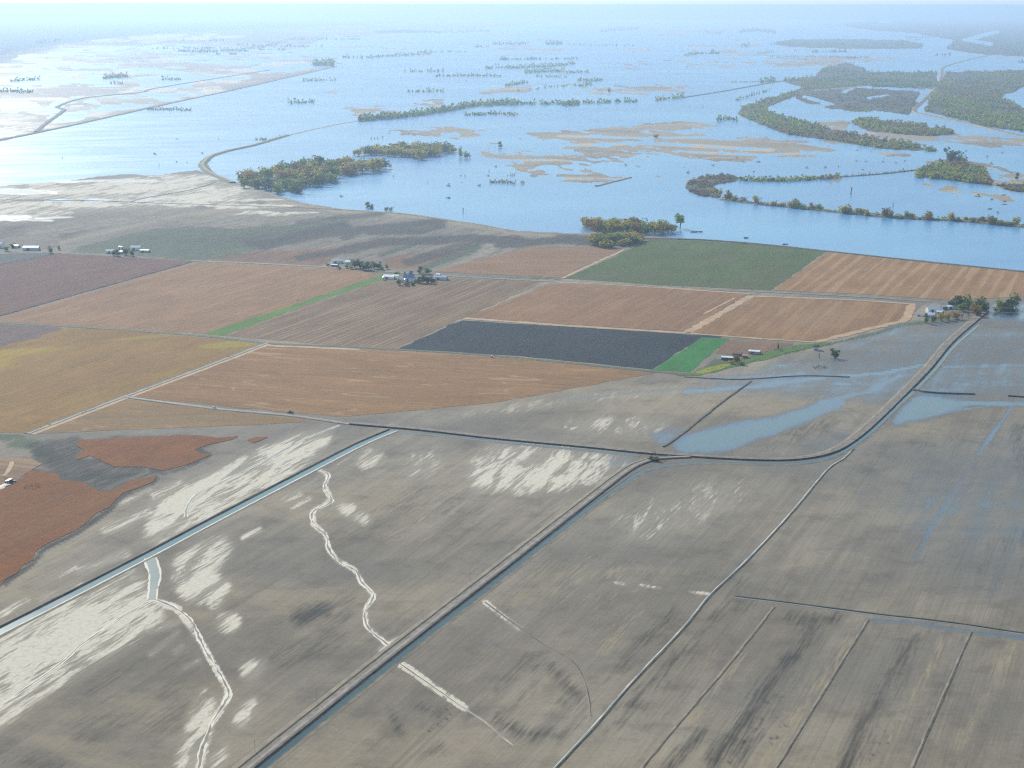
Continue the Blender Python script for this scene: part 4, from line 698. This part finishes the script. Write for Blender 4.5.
def fill(P, dx, dy):
    xs = [p[0] for p in P]; ys = [p[1] for p in P]; A = 0.0
    for (x0, y0), (x1, y1) in zip(P, P[1:] + P[:1]): A += x0 * y1 - x1 * y0
    out = []; n = int(abs(A) / 2 / (dx * dy)); tr = 0
    while len(out) < n and tr < 60 * n:
        tr += 1; u = random.uniform(min(xs), max(xs)); v = random.uniform(min(ys), max(ys))
        if inside(u, v, P) and (dx > 2.3 or float(fbm(np.array([u / 14.0]), np.array([v / 3.2]), 91, 3)[0]) < .60) and samp1(u, v) < .5 and LAY['woods'][int(v - V0), int(u - U0)] > .4: out.append((u, v))
    return out
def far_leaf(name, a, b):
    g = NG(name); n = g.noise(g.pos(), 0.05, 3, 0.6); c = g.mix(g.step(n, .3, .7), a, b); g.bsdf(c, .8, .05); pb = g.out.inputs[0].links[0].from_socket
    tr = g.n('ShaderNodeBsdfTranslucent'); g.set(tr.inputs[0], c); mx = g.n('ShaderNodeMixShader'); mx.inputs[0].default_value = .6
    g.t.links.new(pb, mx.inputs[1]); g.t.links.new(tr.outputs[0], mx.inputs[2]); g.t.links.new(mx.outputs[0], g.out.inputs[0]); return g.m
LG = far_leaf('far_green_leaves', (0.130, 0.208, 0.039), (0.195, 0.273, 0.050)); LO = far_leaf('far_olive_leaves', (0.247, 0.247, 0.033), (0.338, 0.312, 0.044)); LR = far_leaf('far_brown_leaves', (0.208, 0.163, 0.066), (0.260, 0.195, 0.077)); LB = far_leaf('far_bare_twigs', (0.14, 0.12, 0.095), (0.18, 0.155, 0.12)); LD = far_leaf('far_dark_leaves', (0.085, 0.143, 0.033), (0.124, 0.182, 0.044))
WL = ['curved band of flooded woodland at the right', 'flooded woodland behind the levee bend', 'low strip of woodland below the levee bend', 'large green and gold wood at the right edge', 'wooded spit in the flood at the right', 'brown brush at the right edge beyond the spit', 'grey brown brush at the river bend', 'long dark wood far out in the flood', 'hazy distant woods at the upper right', 'grey brown flooded thicket in the middle of the right woods']
for k, P in enumerate(WOODS):
    mm = [LR, LG, LO, LG, LO] if k in (0, 2, 3, 4) else ([LR, LB, LB, LO] if k in (5, 6, 9) else [LG, LD, LG, LO])
    dx, dy = (2.2, 1.0) if k not in (7, 8) else (2.4, .9)
    mass('woods', fill(P, dx, dy), (13, 24) if k not in (5, 6, 9) else (8, 14), (9, 19) if k not in (5, 6, 9) else (4, 9), mm, WL[k])
def line(pts, sp, jv=.3, gap=0.0):
    out = []
    for (u0, v0), (u1, v1) in zip(pts, pts[1:]):
        n = max(1, int(abs(u1 - u0) / sp))
        for i in range(n):
            if random.random() > gap: t = (i + random.random()) / n; out.append((u0 + (u1 - u0) * t, v0 + (v1 - v0) * t + random.uniform(-jv, jv)))
    return out
ROWS = [([(359, 121), (390, 118.5), (425, 114.5), (455, 109.5), (475, 106), (500, 104.5), (519, 104.5)], .8, 1.0, 0, (22, 30), 'thick wooded bank across the middle of the flood'), ([(519, 104.5), (575, 104), (605, 103), (637, 102)], 1.5, .6, .25, (16, 28), 'broken tree row carrying on from the thick wooded bank'),
        ([(465, 115.5), (500, 114.5), (519, 115.5)], 1.5, .4, .1, (14, 20), 'short tree row just below the thick wooded bank'), ([(563, 106), (578, 105)], 1.2, .6, .1, (20, 28), 'small clump at the broken row'),
        ([(435, 76.5), (470, 76), (502, 76.5)], 1.2, .3, .1, (16, 22), 'thin straight tree row far out in the flood'), ([(505, 68.5), (540, 67.5), (575, 64.5)], 1.1, .5, 0, (22, 32), 'dark tree row slanting up far out'), ([(524, 73), (545, 72), (565, 71.5)], 1.0, .6, 0, (22, 30), 'dark block of trees under the slanting row'), ([(565, 73), (590, 72.5)], 1.4, .4, .1, (20, 26), 'right end of the dark block of trees'), ([(535, 77), (568, 77.5)], 1.6, .4, .2, (16, 22), 'faint row below the dark block'),
        ([(486, 69), (504, 67.5)], 1.2, .6, .1, (20, 34), 'clump left of the slanting row'), ([(505, 86.5), (515, 84.5), (527, 83)], 1.1, .6, 0, (18, 26), 'small wooded islet on a far flat'), ([(516, 92), (545, 88), (579, 85.5)], 2, .5, .45, (14, 22), 'scattered trees right of the wooded islet'), ([(579, 86.5), (592, 84.5)], 1.2, .5, 0, (18, 24), 'low dark islet'), ([(577, 81), (605, 81)], 1.6, .6, .2, (20, 30), 'clump above the low dark islet'),
        ([(342, 58), (372, 58), (400, 56), (432, 54)], 1.4, .5, .1, (24, 34), 'faint far tree belt left of centre'), ([(375, 33), (410, 32), (450, 33), (489, 31.5)], 1.4, .6, .1, (36, 60), 'hazy tree belt near the horizon'), ([(409, 92), (445, 92)], 2.5, .3, .2, (18, 24), 'dotted row of trees on a far bank'), ([(404, 72), (445, 72)], 2.2, .3, .2, (20, 28), 'dotted tree row above the thin straight row'), ([(492, 44), (528, 44)], 1.6, .3, .1, (28, 40), 'pale far tree row'), ([(546, 44.5), (563, 44.5)], 1.0, .4, 0, (40, 52), 'pale far block of trees'), ([(566, 45), (635, 46)], 2, .3, .2, (20, 30), 'pale far dotted row'),
        ([(655, 101), (684, 97.5)], 1.6, .3, .2, (18, 26), 'bushes along the thin dark levee'), ([(760, 83.5), (767, 82.5), (776, 81.5)], 1.2, .5, 0, (26, 34), 'two dark clumps where the levee meets the woods'), ([(730, 82.5), (760, 82)], 1.2, .2, .1, (8, 13), 'low dark line left of the woods'), ([(737, 101), (752, 95.5), (770, 91)], 1.7, .4, .15, (14, 20), 'small slanting row left of the woods'), ([(716, 121), (728, 119), (738, 122)], 1.3, .6, .1, (14, 24), 'trees at the tip of the curved woodland band'),
        ([(738, 180), (765, 181), (790, 181), (815, 179), (840, 178)], .8, .9, .05, (8, 16), 'autumn trees along the upper river bank'), ([(842, 177), (880, 174), (914, 170.5)], 2.4, .3, .2, (5, 9), 'low bushes on the thin linking bank'), ([(703, 33.5), (722, 34)], 1.2, .4, .1, (36, 50), 'hazy islet of trees at the upper right'), ([(740, 33), (757, 31), (776, 33.5)], 1.0, .6, 0, (50, 70), 'hazy wooded islet at the upper right'), ([(684, 56), (697, 54.5)], 1.1, .3, 0, (26, 34), 'faint islet right of centre'), ([(711, 53), (714, 53)], 1, .3, 0, (40, 60), 'small square clump far out'), ([(742, 47), (750, 46)], 1.2, .5, 0, (36, 50), 'little clump left of the long dark wood'), ([(770, 57), (800, 57), (850, 58)], 2.2, .4, .3, (16, 24), 'reedy flats above the woods'), ([(757, 54), (773, 52.5)], 1.3, .3, .1, (20, 28), 'small islet left of the reedy flats'),
        ([(313, 65.5), (323, 65.5), (334, 66)], .9, .4, 0, (44, 56), 'square dark block of trees at the levee end'), ([(147, 110), (170, 110), (191, 111)], 1.2, .5, 0, (10, 17), 'long low thicket below the straight levee'), ([(288, 103.5), (300, 103), (314, 103)], 1.4, .8, .1, (16, 24), 'small islet of bushes in the left flood'), ([(183, 52), (210, 52.5), (233, 50.5), (262, 48), (287, 42)], 1.4, .6, .1, (28, 40), 'hazy tree belt at the upper left'), ([(302, 81), (337, 80.5)], 1.6, .3, .2, (14, 22), 'dotted bushes below the square block'), ([(103, 79), (115, 78), (128, 77)], 1.0, .6, 0, (24, 34), 'dark grove on the far left flats'), ([(160, 80), (182, 80)], 1.6, .4, .1, (18, 26), 'dotted trees on the far left flats'), ([(108, 84), (124, 84)], 1.6, .4, .2, (14, 20), 'scrub below the far left grove'), ([(36, 44), (60, 41)], 1.4, .6, .1, (40, 60), 'hazy trees at the far upper left'), ([(10, 82), (40, 80)], 1.5, .5, .2, (20, 30), 'scrub on the far left flats'), ([(0, 92), (33, 93)], 1.3, .7, 0, (18, 26), 'dark scrub at the left edge'),
        ([(490, 183), (505, 182.5), (516, 184)], 1.2, .6, .05, (7, 11), 'small brushy islet below the mudflats'), ([(507, 176), (516, 175)], 1.6, .3, .1, (5, 8), 'tiny brush above the small islet'), ([(520, 184), (524, 184)], 1.2, .3, 0, (8, 11), 'little bush right of the small islet'), ([(600, 32), (640, 29)], 2, .6, .1, (50, 80), 'faint hazy trees near the horizon'), ([(255, 139.5), (270, 140.5), (282, 137)], 1.2, .5, .1, (7, 12), 'bushes on the end of the hooked levee'), ([(212, 172), (207, 166)], .8, .5, 0, (5, 9), 'bushes in the hook of the levee'), ([(370, 139), (384, 138)], 2.4, .3, .2, (7, 11), 'scattered snags above the oval grove'), ([(905, 40), (1000, 27)], 3, 2, .1, (30, 40), 'hazy riverside trees at the upper right')]
for P, sp, jv, gap, hr, l in ROWS:
    wr = (hr[0] * .8, hr[1] * .95); mass('tree_row', line(P, sp, jv, gap), wr, hr, [LG, LD, LO] if 'brush' not in l and 'autumn' not in l else [LR, LB, LO, LG], l, 'trees')
sc_ = []
for u0, u1, v0, v1, n in ((684, 900, 158, 173, 16), (60, 250, 138, 165, 8), (342, 480, 60, 100, 14), (560, 700, 45, 90, 18), (640, 760, 60, 110, 10), (440, 640, 165, 190, 8), (850, 1010, 150, 168, 14), (960, 1024, 190, 215, 8), (330, 480, 170, 200, 4)):
    sc_ += [(random.uniform(u0, u1), random.uniform(v0, v1)) for _ in range(n)]
mass('bank_brush', line(R_, 1.1, .9), (6, 11), (4, 8), [LG, LO, LR, LB], 'low autumn brush along the tree lined river bank', 'brush')
fr = []; rr = random.Random(9)
for _ in range(42):
    u = rr.uniform(120, 1040); v = 17.5 + 46 * rr.random() ** 1.5; l = rr.uniform(12, 80); dv = rr.uniform(-.8, .5)
    for k in range(int(l / rr.uniform(1.2, 2.6))):
        t = rr.random(); fr.append((u + l * t, v + dv * t))
mass('far_tree_lines', fr, (22, 40), (14, 30), [LD, LG, LD, LO], 'faint scattered tree lines fading towards the horizon', 'trees')
mass('drift_brush', sc_, (5, 16), (2.5, 6), [LD, LB, LG], 'scattered drift and drowned brush in the flood', 'brush')
ge = []
for P, n in (([(820, 346), (870, 335), (905, 325), (945, 321)], 40), ([(690, 374), (720, 367), (760, 360), (815, 346)], 40), ([(900, 440), (915, 450)], 0), ([(28, 434), (126, 396), (268, 342)], 30), ([(0, 316), (192, 262)], 40), ([(450, 275.5), (560, 279.5), (700, 288), (857, 295)], 24)):
    for _ in range(n):
        t = random.random() * (len(P) - 1); k = int(t); f = t - k; ge.append((P[k][0] + (P[k + 1][0] - P[k][0]) * f + random.uniform(-1, 1), P[k][1] + (P[k + 1][1] - P[k][1]) * f + random.uniform(-.6, .6)))
mass('verge_weeds', ge, (2, 5), (.8, 2), [LG, LO, LD], 'weeds along field edges and tracks', 'weeds')
for u, v, h, l in ((463, 213, 6, 'dead trunk standing alone in the flood near the shore'), (851, 194, 8, 'thin dead snag standing in the right hand backwater'), (893, 207, 5, 'short dead snag behind the tree lined bank'), (159, 166, 3.5, 'dead trunk in the left flood'), (428, 183, 3, 'stub of a dead tree in the flood'), (489, 173, 4, 'dead snag left of the brushy islet'), (819, 358, 6, 'dead pole like tree in the wet mud by the sheds')):
    s = mpp(v) * h; b = MB().tube((0, 0, -1), (s * .03, 0, s * .8), s * .07, s * .05, 8); b.tube((s * .02, 0, s * .5), (s * .16, .0, s * .78), s * .04, s * .015, 5); b.tube((s * .03, 0, s * .7), (-s * .1, .05 * s, s), s * .04, s * .012, 5)
    p = at(u, v); o = b.build('dead_tree', M['bark']); o.location = p; tag(o, l, 'dead tree')
for u, v, w, l in ((697, 232, 11, 'long dark drift pile lying in the flood'), (746, 238, 4, 'small dark drift pile near the bank'), (785, 244.5, 5, 'dark drift pile right by the grassy bank')):
    b = MB(); r = random.Random(int(u)); s = mpp(v) * w
    for k in range(26):
        x = r.uniform(-.5, .5) * s; y = r.uniform(-.12, .12) * s; a = r.uniform(-.6, .6); q = r.uniform(.08, .2) * s
        b.tube((x - q * math.cos(a), y - q * math.sin(a), r.uniform(-.5, 1.2)), (x + q * math.cos(a), y + q * math.sin(a), r.uniform(0, 1.8)), .5, .3, 5)
    o = b.build('drift_pile', M['bank_dark']); o.location = at(u, v); tag(o, l, 'drift pile')
b = MB()
for k in range(60):
    a = random.random() * 6.28; r = math.sqrt(random.random()); b.tube((r * math.cos(a) * 9, r * math.sin(a) * 9, 0), (r * math.cos(a) * 9 + random.gauss(0, .7), r * math.sin(a) * 9 + random.gauss(0, .7), random.uniform(.8, 2)), .35, .05, 4)
for nm_, u, v, sc, l in (('weed_patch', 33, 487, .75, 'dark weed patch in the rust red crop'), ('weed_patch', 820, 367.5, .85, 'dark weed patch in the wet mud below the sheds')):
    o = b.build(nm_, M['bank_green']); o.location = at(u, v); o.scale = (sc * 1.2, sc * 1.6, sc); tag(o, l, 'weeds', kind='stuff')

# ------------------------------------------------------------------ farm buildings
M['white'] = plain('white_siding', (0.74, 0.74, 0.72), .6, .06, .4); M['whiteroof'] = plain('white_metal_roof', (0.80, 0.80, 0.79), .45, .05, .3, .5); M['greyroof'] = plain('grey_roof', (0.30, 0.31, 0.33), .5, .15, .3, .5)
M['blueroof'] = plain('blue_metal_roof', (0.10, 0.22, 0.42), .45, .12, .3, .5); M['tanw'] = plain('tan_siding', (0.42, 0.33, 0.24), .7, .1, .4); M['darkw'] = plain('dark_siding', (0.09, 0.085, 0.08), .7, .2, .4); M['doorm'] = plain('dark_door', (0.07, 0.07, 0.075), .6, .2, 1)
M['steel'] = plain('galvanised_steel', (0.50, 0.52, 0.54), .35, .1, .5, .6); M['glass'] = plain('window_glass', (0.03, 0.04, 0.05), .15, .1, 1, .5); M['redw'] = plain('red_siding', (0.30, 0.09, 0.06), .7, .15, .4)
def gable(name, u, v, L, Wd, hw, hr, rz, wall, roof, label, cat, house=False, group=None):
    p = at(u, v); t = empty(name, p, rz, label, cat, group); L *= 1.15; Wd *= 1.15; hw *= 1.1; l, w = L / 2, Wd / 2
    if not house and name != 'barn': hr = w * .28
    V = [(-l, -w, -.3), (l, -w, -.3), (l, w, -.3), (-l, w, -.3), (-l, -w, hw), (l, -w, hw), (l, w, hw), (-l, w, hw), (-l, 0, hw + hr), (l, 0, hw + hr)]
    mesh_obj('wall', V, [(0, 1, 5, 4), (2, 3, 7, 6), (1, 2, 6, 9, 5), (3, 0, 4, 8, 7)], wall, t)
    e = .5; d = .18; k = hr / w; R = []
    for s in (-1, 1):
        for z in (0, d): R += [(-l - e, s * (w + e), hw - e * k + z + .04), (l + e, s * (w + e), hw - e * k + z + .04), (l + e, 0, hw + hr + z + .04), (-l - e, 0, hw + hr + z + .04)]
    Fr = []
    for o in (0, 8): Fr += [tuple(o + i for i in q) for q in ((0, 1, 2, 3), (7, 6, 5, 4), (0, 4, 5, 1), (1, 5, 6, 2), (3, 2, 6, 7), (0, 3, 7, 4))]
    rf = mesh_obj('roof', R, Fr, roof, t)
    if house:
        MB().box(l * .4, 0, hw + hr * .7, .9, .9, hr * .5 + 1.0).build('chimney', M['tanw'], rf); MB().box(0, -w - .04, 0, 1.1, .1, 2.1).build('door', M['doorm'], t)
        for x in (-.6, -.3, .35, .65): MB().box(x * l, -w - .04, 1.1, 1.1, .1, 1.3).build('window', M['glass'], t)
    else:
        MB().box(l + .05, 0, 0, .12, Wd * .45, hw * .85).build('door', M['doorm'], t); MB().box(-.3 * l, -w - .06, 0, L * .22, .12, hw * .8).build('door', M['doorm'], t)
    return t
def bin_(u, v, r, h, label):
    t = empty('grain_bin', at(u, v), 0, label, 'grain bin'); MB().tube((0, 0, -.2), (0, 0, h), r, r, 16).build('wall', M['steel'], t); MB().tube((0, 0, h + .02), (0, 0, h + r * .55), r * 1.06, .25, 16).build('roof', M['steel'], t)
    MB().box(0, -r - .05, 0, 1.0, .2, 2).build('door', M['doorm'], t); return t
W8, WR, GR = M['white'], M['whiteroof'], M['greyroof']
A0 = ROW - math.pi / 2
for a in (('barn', 932.7, 312, 16, 11, 5, 3.6, A0 + .5, W8, WR, 'big white barn at the farm by the road end', 'barn'), ('farmhouse', 930, 317, 12, 8, 4, 2.4, A0, W8, WR, 'white house in front at the farm by the road end', 'house', True), ('shed', 939.5, 313.5, 7, 5, 3, 1.6, A0, W8, WR, 'small white shed between the big barn and the trees', 'shed'), ('shed', 920, 316, 8, 6, 2.6, 1.5, A0, W8, GR, 'low pale shed left of the farm at the road end', 'shed'),
          ('shed', 950, 308.5, 16, 8, 3.6, 2.2, A0 + .9, W8, WR, 'white shed against the trees at the road end farm', 'shed'), ('shed', 946, 308.5, 22, 8, 3.6, 2.4, A0 + 1.1, M['darkw'], GR, 'long grey roofed shed at the farm by the road end', 'shed'), ('shed', 937, 309.5, 14, 8, 3, 1.8, A0 + .2, W8, GR, 'grey roofed shed behind the big white barn', 'shed'),
          ('shed', 728.7, 359.8, 16, 6, 3.2, 1.4, A0, M['darkw'], WR, 'long white roofed shed beside the golden tree', 'shed'), ('shed', 754.7, 353.5, 13, 7, 3.2, 1.5, A0, M['tanw'], WR, 'white roofed shed right of the golden tree', 'shed'), ('shed', 737, 355.5, 10, 7, 2.8, 1.4, A0, M['redw'], M['darkw'], 'dark roofed shed behind the golden tree', 'shed'), ('shed', 745, 357.5, 6, 5, 2.8, 1.4, A0 + .3, M['redw'], M['tanw'], 'small tan roofed shed between the two white roofed sheds', 'shed'), ('farmhouse', 816.5, 350, 6, 6, 4, 2.2, A0, W8, M['darkw'], 'lone little dark roofed house in the wet mud', 'house', True),
          ('barn', 389.5, 278.8, 17, 9, 4, 2.6, A0, W8, WR, 'long white roofed shed at the left of the white farmstead', 'barn'), ('farmhouse', 402, 281.5, 11, 8, 5, 2.6, A0, W8, M['tanw'], 'house with a tan roof at the white farmstead', 'house', True), ('shed', 396, 277.5, 9, 7, 3.4, 1.8, A0 + .2, W8, WR, 'white shed behind the tan roofed house', 'shed'), ('shed', 400.5, 279, 6, 5, 3, 1.4, A0, W8, GR, 'small grey roofed shed by the tan roofed house', 'shed'), ('barn', 409, 281.5, 15, 12, 6.5, 4.5, A0 + .4, W8, M['blueroof'], 'tall barn with a blue roof in the white farmstead', 'barn'),
          ('shed', 414.5, 282, 9, 6, 4, 2, A0 + 1.2, W8, WR, 'white shed right of the blue roofed barn', 'shed'), ('shed', 441, 279.5, 18, 11, 4.2, 2.8, A0 + .15, M['steel'], M['blueroof'], 'big blue grey shed at the right of the white farmstead', 'shed'), ('shed', 438.7, 276, 6, 5, 3, 1.5, A0, W8, WR, 'small white shed behind the big blue grey shed', 'shed'), ('shed', 433.5, 281.5, 5, 5, 5, 2, A0, M['tanw'], M['tanw'], 'tall tan shed between the trees and the big blue grey shed', 'shed'),
          ('barn', 336.5, 263, 15, 9, 4.2, 2.6, A0 + .6, W8, WR, 'white barn left of the dark tree belt', 'barn'), ('farmhouse', 349, 264, 10, 7, 4, 2.2, A0, W8, WR, 'white house beside the dark tree belt', 'house', True), ('shed', 343, 263.2, 8, 5, 3, 1.5, A0 + .5, W8, GR, 'small pale shed between the white barn and the house', 'shed'), ('shed', 335, 266.5, 10, 7, 3, 1.8, A0, M['darkw'], GR, 'dark shed in front of the white barn', 'shed'),
          ('barn', 31.5, 250, 26, 12, 4.6, 3, A0 + .35, M['steel'], WR, 'big white roofed shed at the far left farm', 'barn'), ('shed', 16, 247.5, 12, 8, 3.5, 1.8, A0, M['steel'], GR, 'blue grey shed at the far left farm', 'shed'), ('farmhouse', 1, 247.5, 9, 8, 7, 3, A0, W8, WR, 'tall white house cut by the left edge', 'house', True),
          ('barn', 110.6, 253, 14, 9, 4, 2.5, A0 + .5, W8, WR, 'white barn left of the trees at the small far farm', 'barn'), ('shed', 121, 249.5, 6, 5, 5, 2, A0, W8, WR, 'tiny white shed behind the trees at the small far farm', 'shed'), ('farmhouse', 122.4, 253.5, 9, 7, 3.4, 2, A0, W8, WR, 'white house among the trees at the small far farm', 'house', True), ('barn', 136, 250, 16, 9, 5, 2.8, A0 + .3, W8, WR, 'white barn right of the trees at the small far farm', 'barn'), ('shed', 145, 252, 15, 8, 3.4, 2, A0 + .2, M['steel'], GR, 'grey shed at the right end of the small far farm', 'shed'), ('shed', 371.5, 208.3, 7, 5, 3, 1.5, A0, W8, WR, 'small white hut on the flood shore', 'shed')):
    gable(*a)
bin_(384, 280, 2.6, 5, 'round steel grain bin at the left end of the white farmstead'); bin_(405.5, 282.8, 2.6, 6, 'round steel grain bin in front of the blue roofed barn'); bin_(417, 282.4, 2.4, 5, 'round steel grain bin left of the dark farmstead trees'); bin_(943, 313.5, 2.4, 5, 'round steel grain bin at the farm by the road end')

# ------------------------------------------------------------------ vehicles and poles
M['tyre'] = plain('tyre', (0.03, 0.03, 0.03), .9, .2, 1); M['vwhite'] = plain('white_paint', (0.72, 0.73, 0.75), .35, .04, 1, .5); M['vgreen'] = plain('dark_machine_paint', (0.05, 0.07, 0.06), .4, .1, 1, .5)
def car(u, v, rz, label, truck=False):
    p = at(u, v); p.z = .55; t = empty('pickup_truck' if truck else 'car', p, rz, label, 'pickup' if truck else 'car')
    V = [(-2.5, -.95, .45), (2.5, -.95, .45), (2.5, .95, .45), (-2.5, .95, .45), (-2.5, -.95, 1.05), (2.4, -.9, 1.0), (2.4, .9, 1.0), (-2.5, .95, 1.05)]
    mesh_obj('body', V, [(3, 2, 1, 0), (4, 5, 6, 7), (0, 1, 5, 4), (1, 2, 6, 5), (2, 3, 7, 6), (3, 0, 4, 7)], M['vwhite'], t)
    x0, x1 = (-.4, 1.3) if truck else (-2.0, 1.3)
    C_ = [(x0, -.9, 1.05), (x1, -.9, 1.03), (x1, .9, 1.03), (x0, .9, 1.05), (x0 + .25, -.72, 1.75), (x1 - .75, -.72, 1.75), (x1 - .75, .72, 1.75), (x0 + .25, .72, 1.75)]
    mesh_obj('window', C_, [(0, 1, 5, 4), (1, 2, 6, 5), (2, 3, 7, 6), (3, 0, 4, 7)], M['glass'], t); mesh_obj('roof', C_[4:], [(0, 1, 2, 3)], M['vwhite'], t)
    for x in (-1.6, 1.6):
        for y in (-.9, .9): MB().tube((x, y - .12, .38), (x, y + .12, .38), .38, .38, 12).build('wheel', M['tyre'], t)
car(214.5, 408.3, A0 - .12, 'white pickup on the gravel road above the tan stubble', True)
car(492, 357.5, A0 - .1, 'white car on the weedy track at the dark ploughed field')
car(297, 300, A0 + 1.3, 'tiny white pickup parked in the stubble beside the green strip', True)
def machine(u, v, rz, label, name='combine_harvester', cat='harvester', sc=1.0):
    p = at(u, v); p.z = .2; t = empty(name, p, rz, label, cat); t.scale = (sc,) * 3
    b = MB(); b.poly([(-4, -1.5, 1.4), (2.0, -1.5, 1.4), (2.0, 1.5, 1.4), (-4, 1.5, 1.4), (-4.2, -1.4, 2.9), (1.6, -1.5, 3.6), (1.6, 1.5, 3.6), (-4.2, 1.4, 2.9)], [(3, 2, 1, 0), (4, 5, 6, 7), (0, 1, 5, 4), (1, 2, 6, 5), (2, 3, 7, 6), (3, 0, 4, 7)]); b.build('body', M['vgreen'], t)
    MB().box(2.6, 0, 1.9, 1.5, 1.9, 1.9).build('cab', M['glass'], t); MB().box(2.6, 0, 3.82, 1.7, 2.1, .15).build('cab_roof', M['vgreen'], t)
    MB().tube((5.2, -3.2, .7), (5.2, 3.2, .7), .7, .7, 10).box(4.4, 0, .3, .8, 6.6, 1.1).build('header', M['darkw'], t); MB().tube((-1, 1.5, 3.4), (-3.6, 3.6, 4.1), .25, .2, 8).build('unloading_spout', M['vgreen'], t)
    for y in (-1.8, 1.8): MB().tube((1.6, y - .35, 1), (1.6, y + .35, 1), 1.0, 1.0, 14).build('wheel', M['tyre'], t); MB().tube((-3, y * .8 - .25, .65), (-3, y * .8 + .25, .65), .65, .65, 12).build('wheel', M['tyre'], t)
machine(9.5, 483, ROW - .3, 'dark harvester working at the edge of the rust red crop')
machine(291, 413, A0 + 2.9, 'dark tractor like machine parked by the gravel road', sc=.7)
b = MB(); r = random.Random(3)
ribbon('dust_trail', [(6.5, 484.5), (0, 488.5), (-30, 500)], [(-3.5, .5), (-1.2, 1.2), (1.2, 1.2), (3.5, .5)], [M['siltm']] * 3, 'pale chaff trail behind the harvester', 'chaff', .5, 3, kind='stuff')
M['polewood'] = plain('grey_pole_wood', (0.17, 0.15, 0.125), .9, .2, .8)
pm = MB().tube((0, 0, -.5), (0, 0, 8), .10, .08, 8); cm = MB().box(0, 0, 7.3, 2.2, .10, .12)
pr = pm.build('pole', M['polewood']); ca = cm.build('crossarm', M['polewood'])
for k, (u, v) in enumerate(((255, 752), (317, 703), (372, 659.5), (423, 619), (470, 581.5), (512, 548.5), (552, 517))):
    t = empty('utility_pole', at(u, v), ROW, 'weathered utility pole on the left side of the straight embankment road', 'utility pole', 'utility poles along the embankment road')
    for src in (pr, ca):
        c = src.copy() if k else src
        if k: link(c)
        c.parent = t

# ------------------------------------------------------------------ hills at the rim, haze, light, camera
hv, hf = [], []; nH = 260
for i in range(nH):
    f = i / (nH - 1); x = -43000 + 86000 * f
    hh = 458 + 34 * float(fbm(np.array([x / 9000.0]), np.array([.5]), 77)[0]) + 34 * math.exp(-((x + 14500) / 7000) ** 2) + 8 * float(fbm(np.array([x / 900.0]), np.array([.5]), 5)[0])
    for j, (y, k) in enumerate(((54000, 0), (55500, .55), (57000, .9), (58500, 1.0), (60300, .8))): hv.append((x, y + 600 * math.sin(x / 3100), hh * k - .5))
for i in range(nH - 1):
    for j in range(4): a = i * 5 + j; hf.append((a, a + 5, a + 6, a + 1))
tag(mesh_obj('hills', hv, hf, plain('wooded_hills', (0.06, 0.07, 0.045), .9, .4, .002), None, None, True), 'low hazy bluffs along the horizon', 'hills', kind='structure')
hz = MB().box(0, 29000, -2.0, 92000, 64400, 560).build('haze', None); hz.data.materials.clear()
hm = bpy.data.materials.new('haze'); hm.use_nodes = True; nt = hm.node_tree; nt.nodes.clear(); ho = nt.nodes.new('ShaderNodeOutputMaterial'); pv = nt.nodes.new('ShaderNodeVolumePrincipled')
pv.inputs['Color'].default_value = (0.50, 0.70, 1.0, 1); pv.inputs['Density'].default_value = 4.2e-5; pv.inputs['Anisotropy'].default_value = 0.45
nt.links.new(pv.outputs[0], ho.inputs['Volume']); hz.data.materials.append(hm); tag(hz, 'pale blue haze over the whole plain', 'haze', kind='stuff')

AZ, EL = math.radians(-24), math.radians(28)
w = bpy.data.worlds.new('World'); S.world = w; w.use_nodes = True; nt = w.node_tree; bg = nt.nodes['Background']
sk = nt.nodes.new('ShaderNodeTexSky'); sk.sky_type = 'NISHITA'; sk.sun_disc = False; sk.sun_elevation = EL; sk.sun_rotation = AZ; sk.air_density = 1.5; sk.dust_density = 0.3; sk.ozone_density = 1.5
nt.links.new(sk.outputs[0], bg.inputs[0]); bg.inputs[1].default_value = 0.10
sd = bpy.data.lights.new('sun', 'SUN'); sd.energy = 3.6; sd.angle = math.radians(.5); sd.color = (1, .95, .87); so = link(bpy.data.objects.new('sun', sd))
so.rotation_euler = Vector((math.sin(AZ) * math.cos(EL), math.cos(AZ) * math.cos(EL), math.sin(EL))).to_track_quat('Z', 'Y').to_euler()
cd = bpy.data.cameras.new('camera'); cd.sensor_width = 36; cd.lens = 36 * F / 1024; cd.clip_start = 1; cd.clip_end = 250000
co = link(bpy.data.objects.new('camera', cd)); co.location = (0, 0, H); co.rotation_euler = (math.pi / 2 - PITCH, 0, 0); S.camera = co
vs_ = S.view_settings; vs_.view_transform = 'Standard'; vs_.look = 'None'; vs_.exposure = 0.63; vs_.gamma = 1; vs_.use_curve_mapping = False
S.render.engine = 'CYCLES'; S.cycles.use_denoising = False; S.cycles.use_adaptive_sampling = False; S.cycles.filter_width = 1.25; S.cycles.max_bounces = 6; S.cycles.volume_bounces = 0; S.cycles.transparent_max_bounces = 8
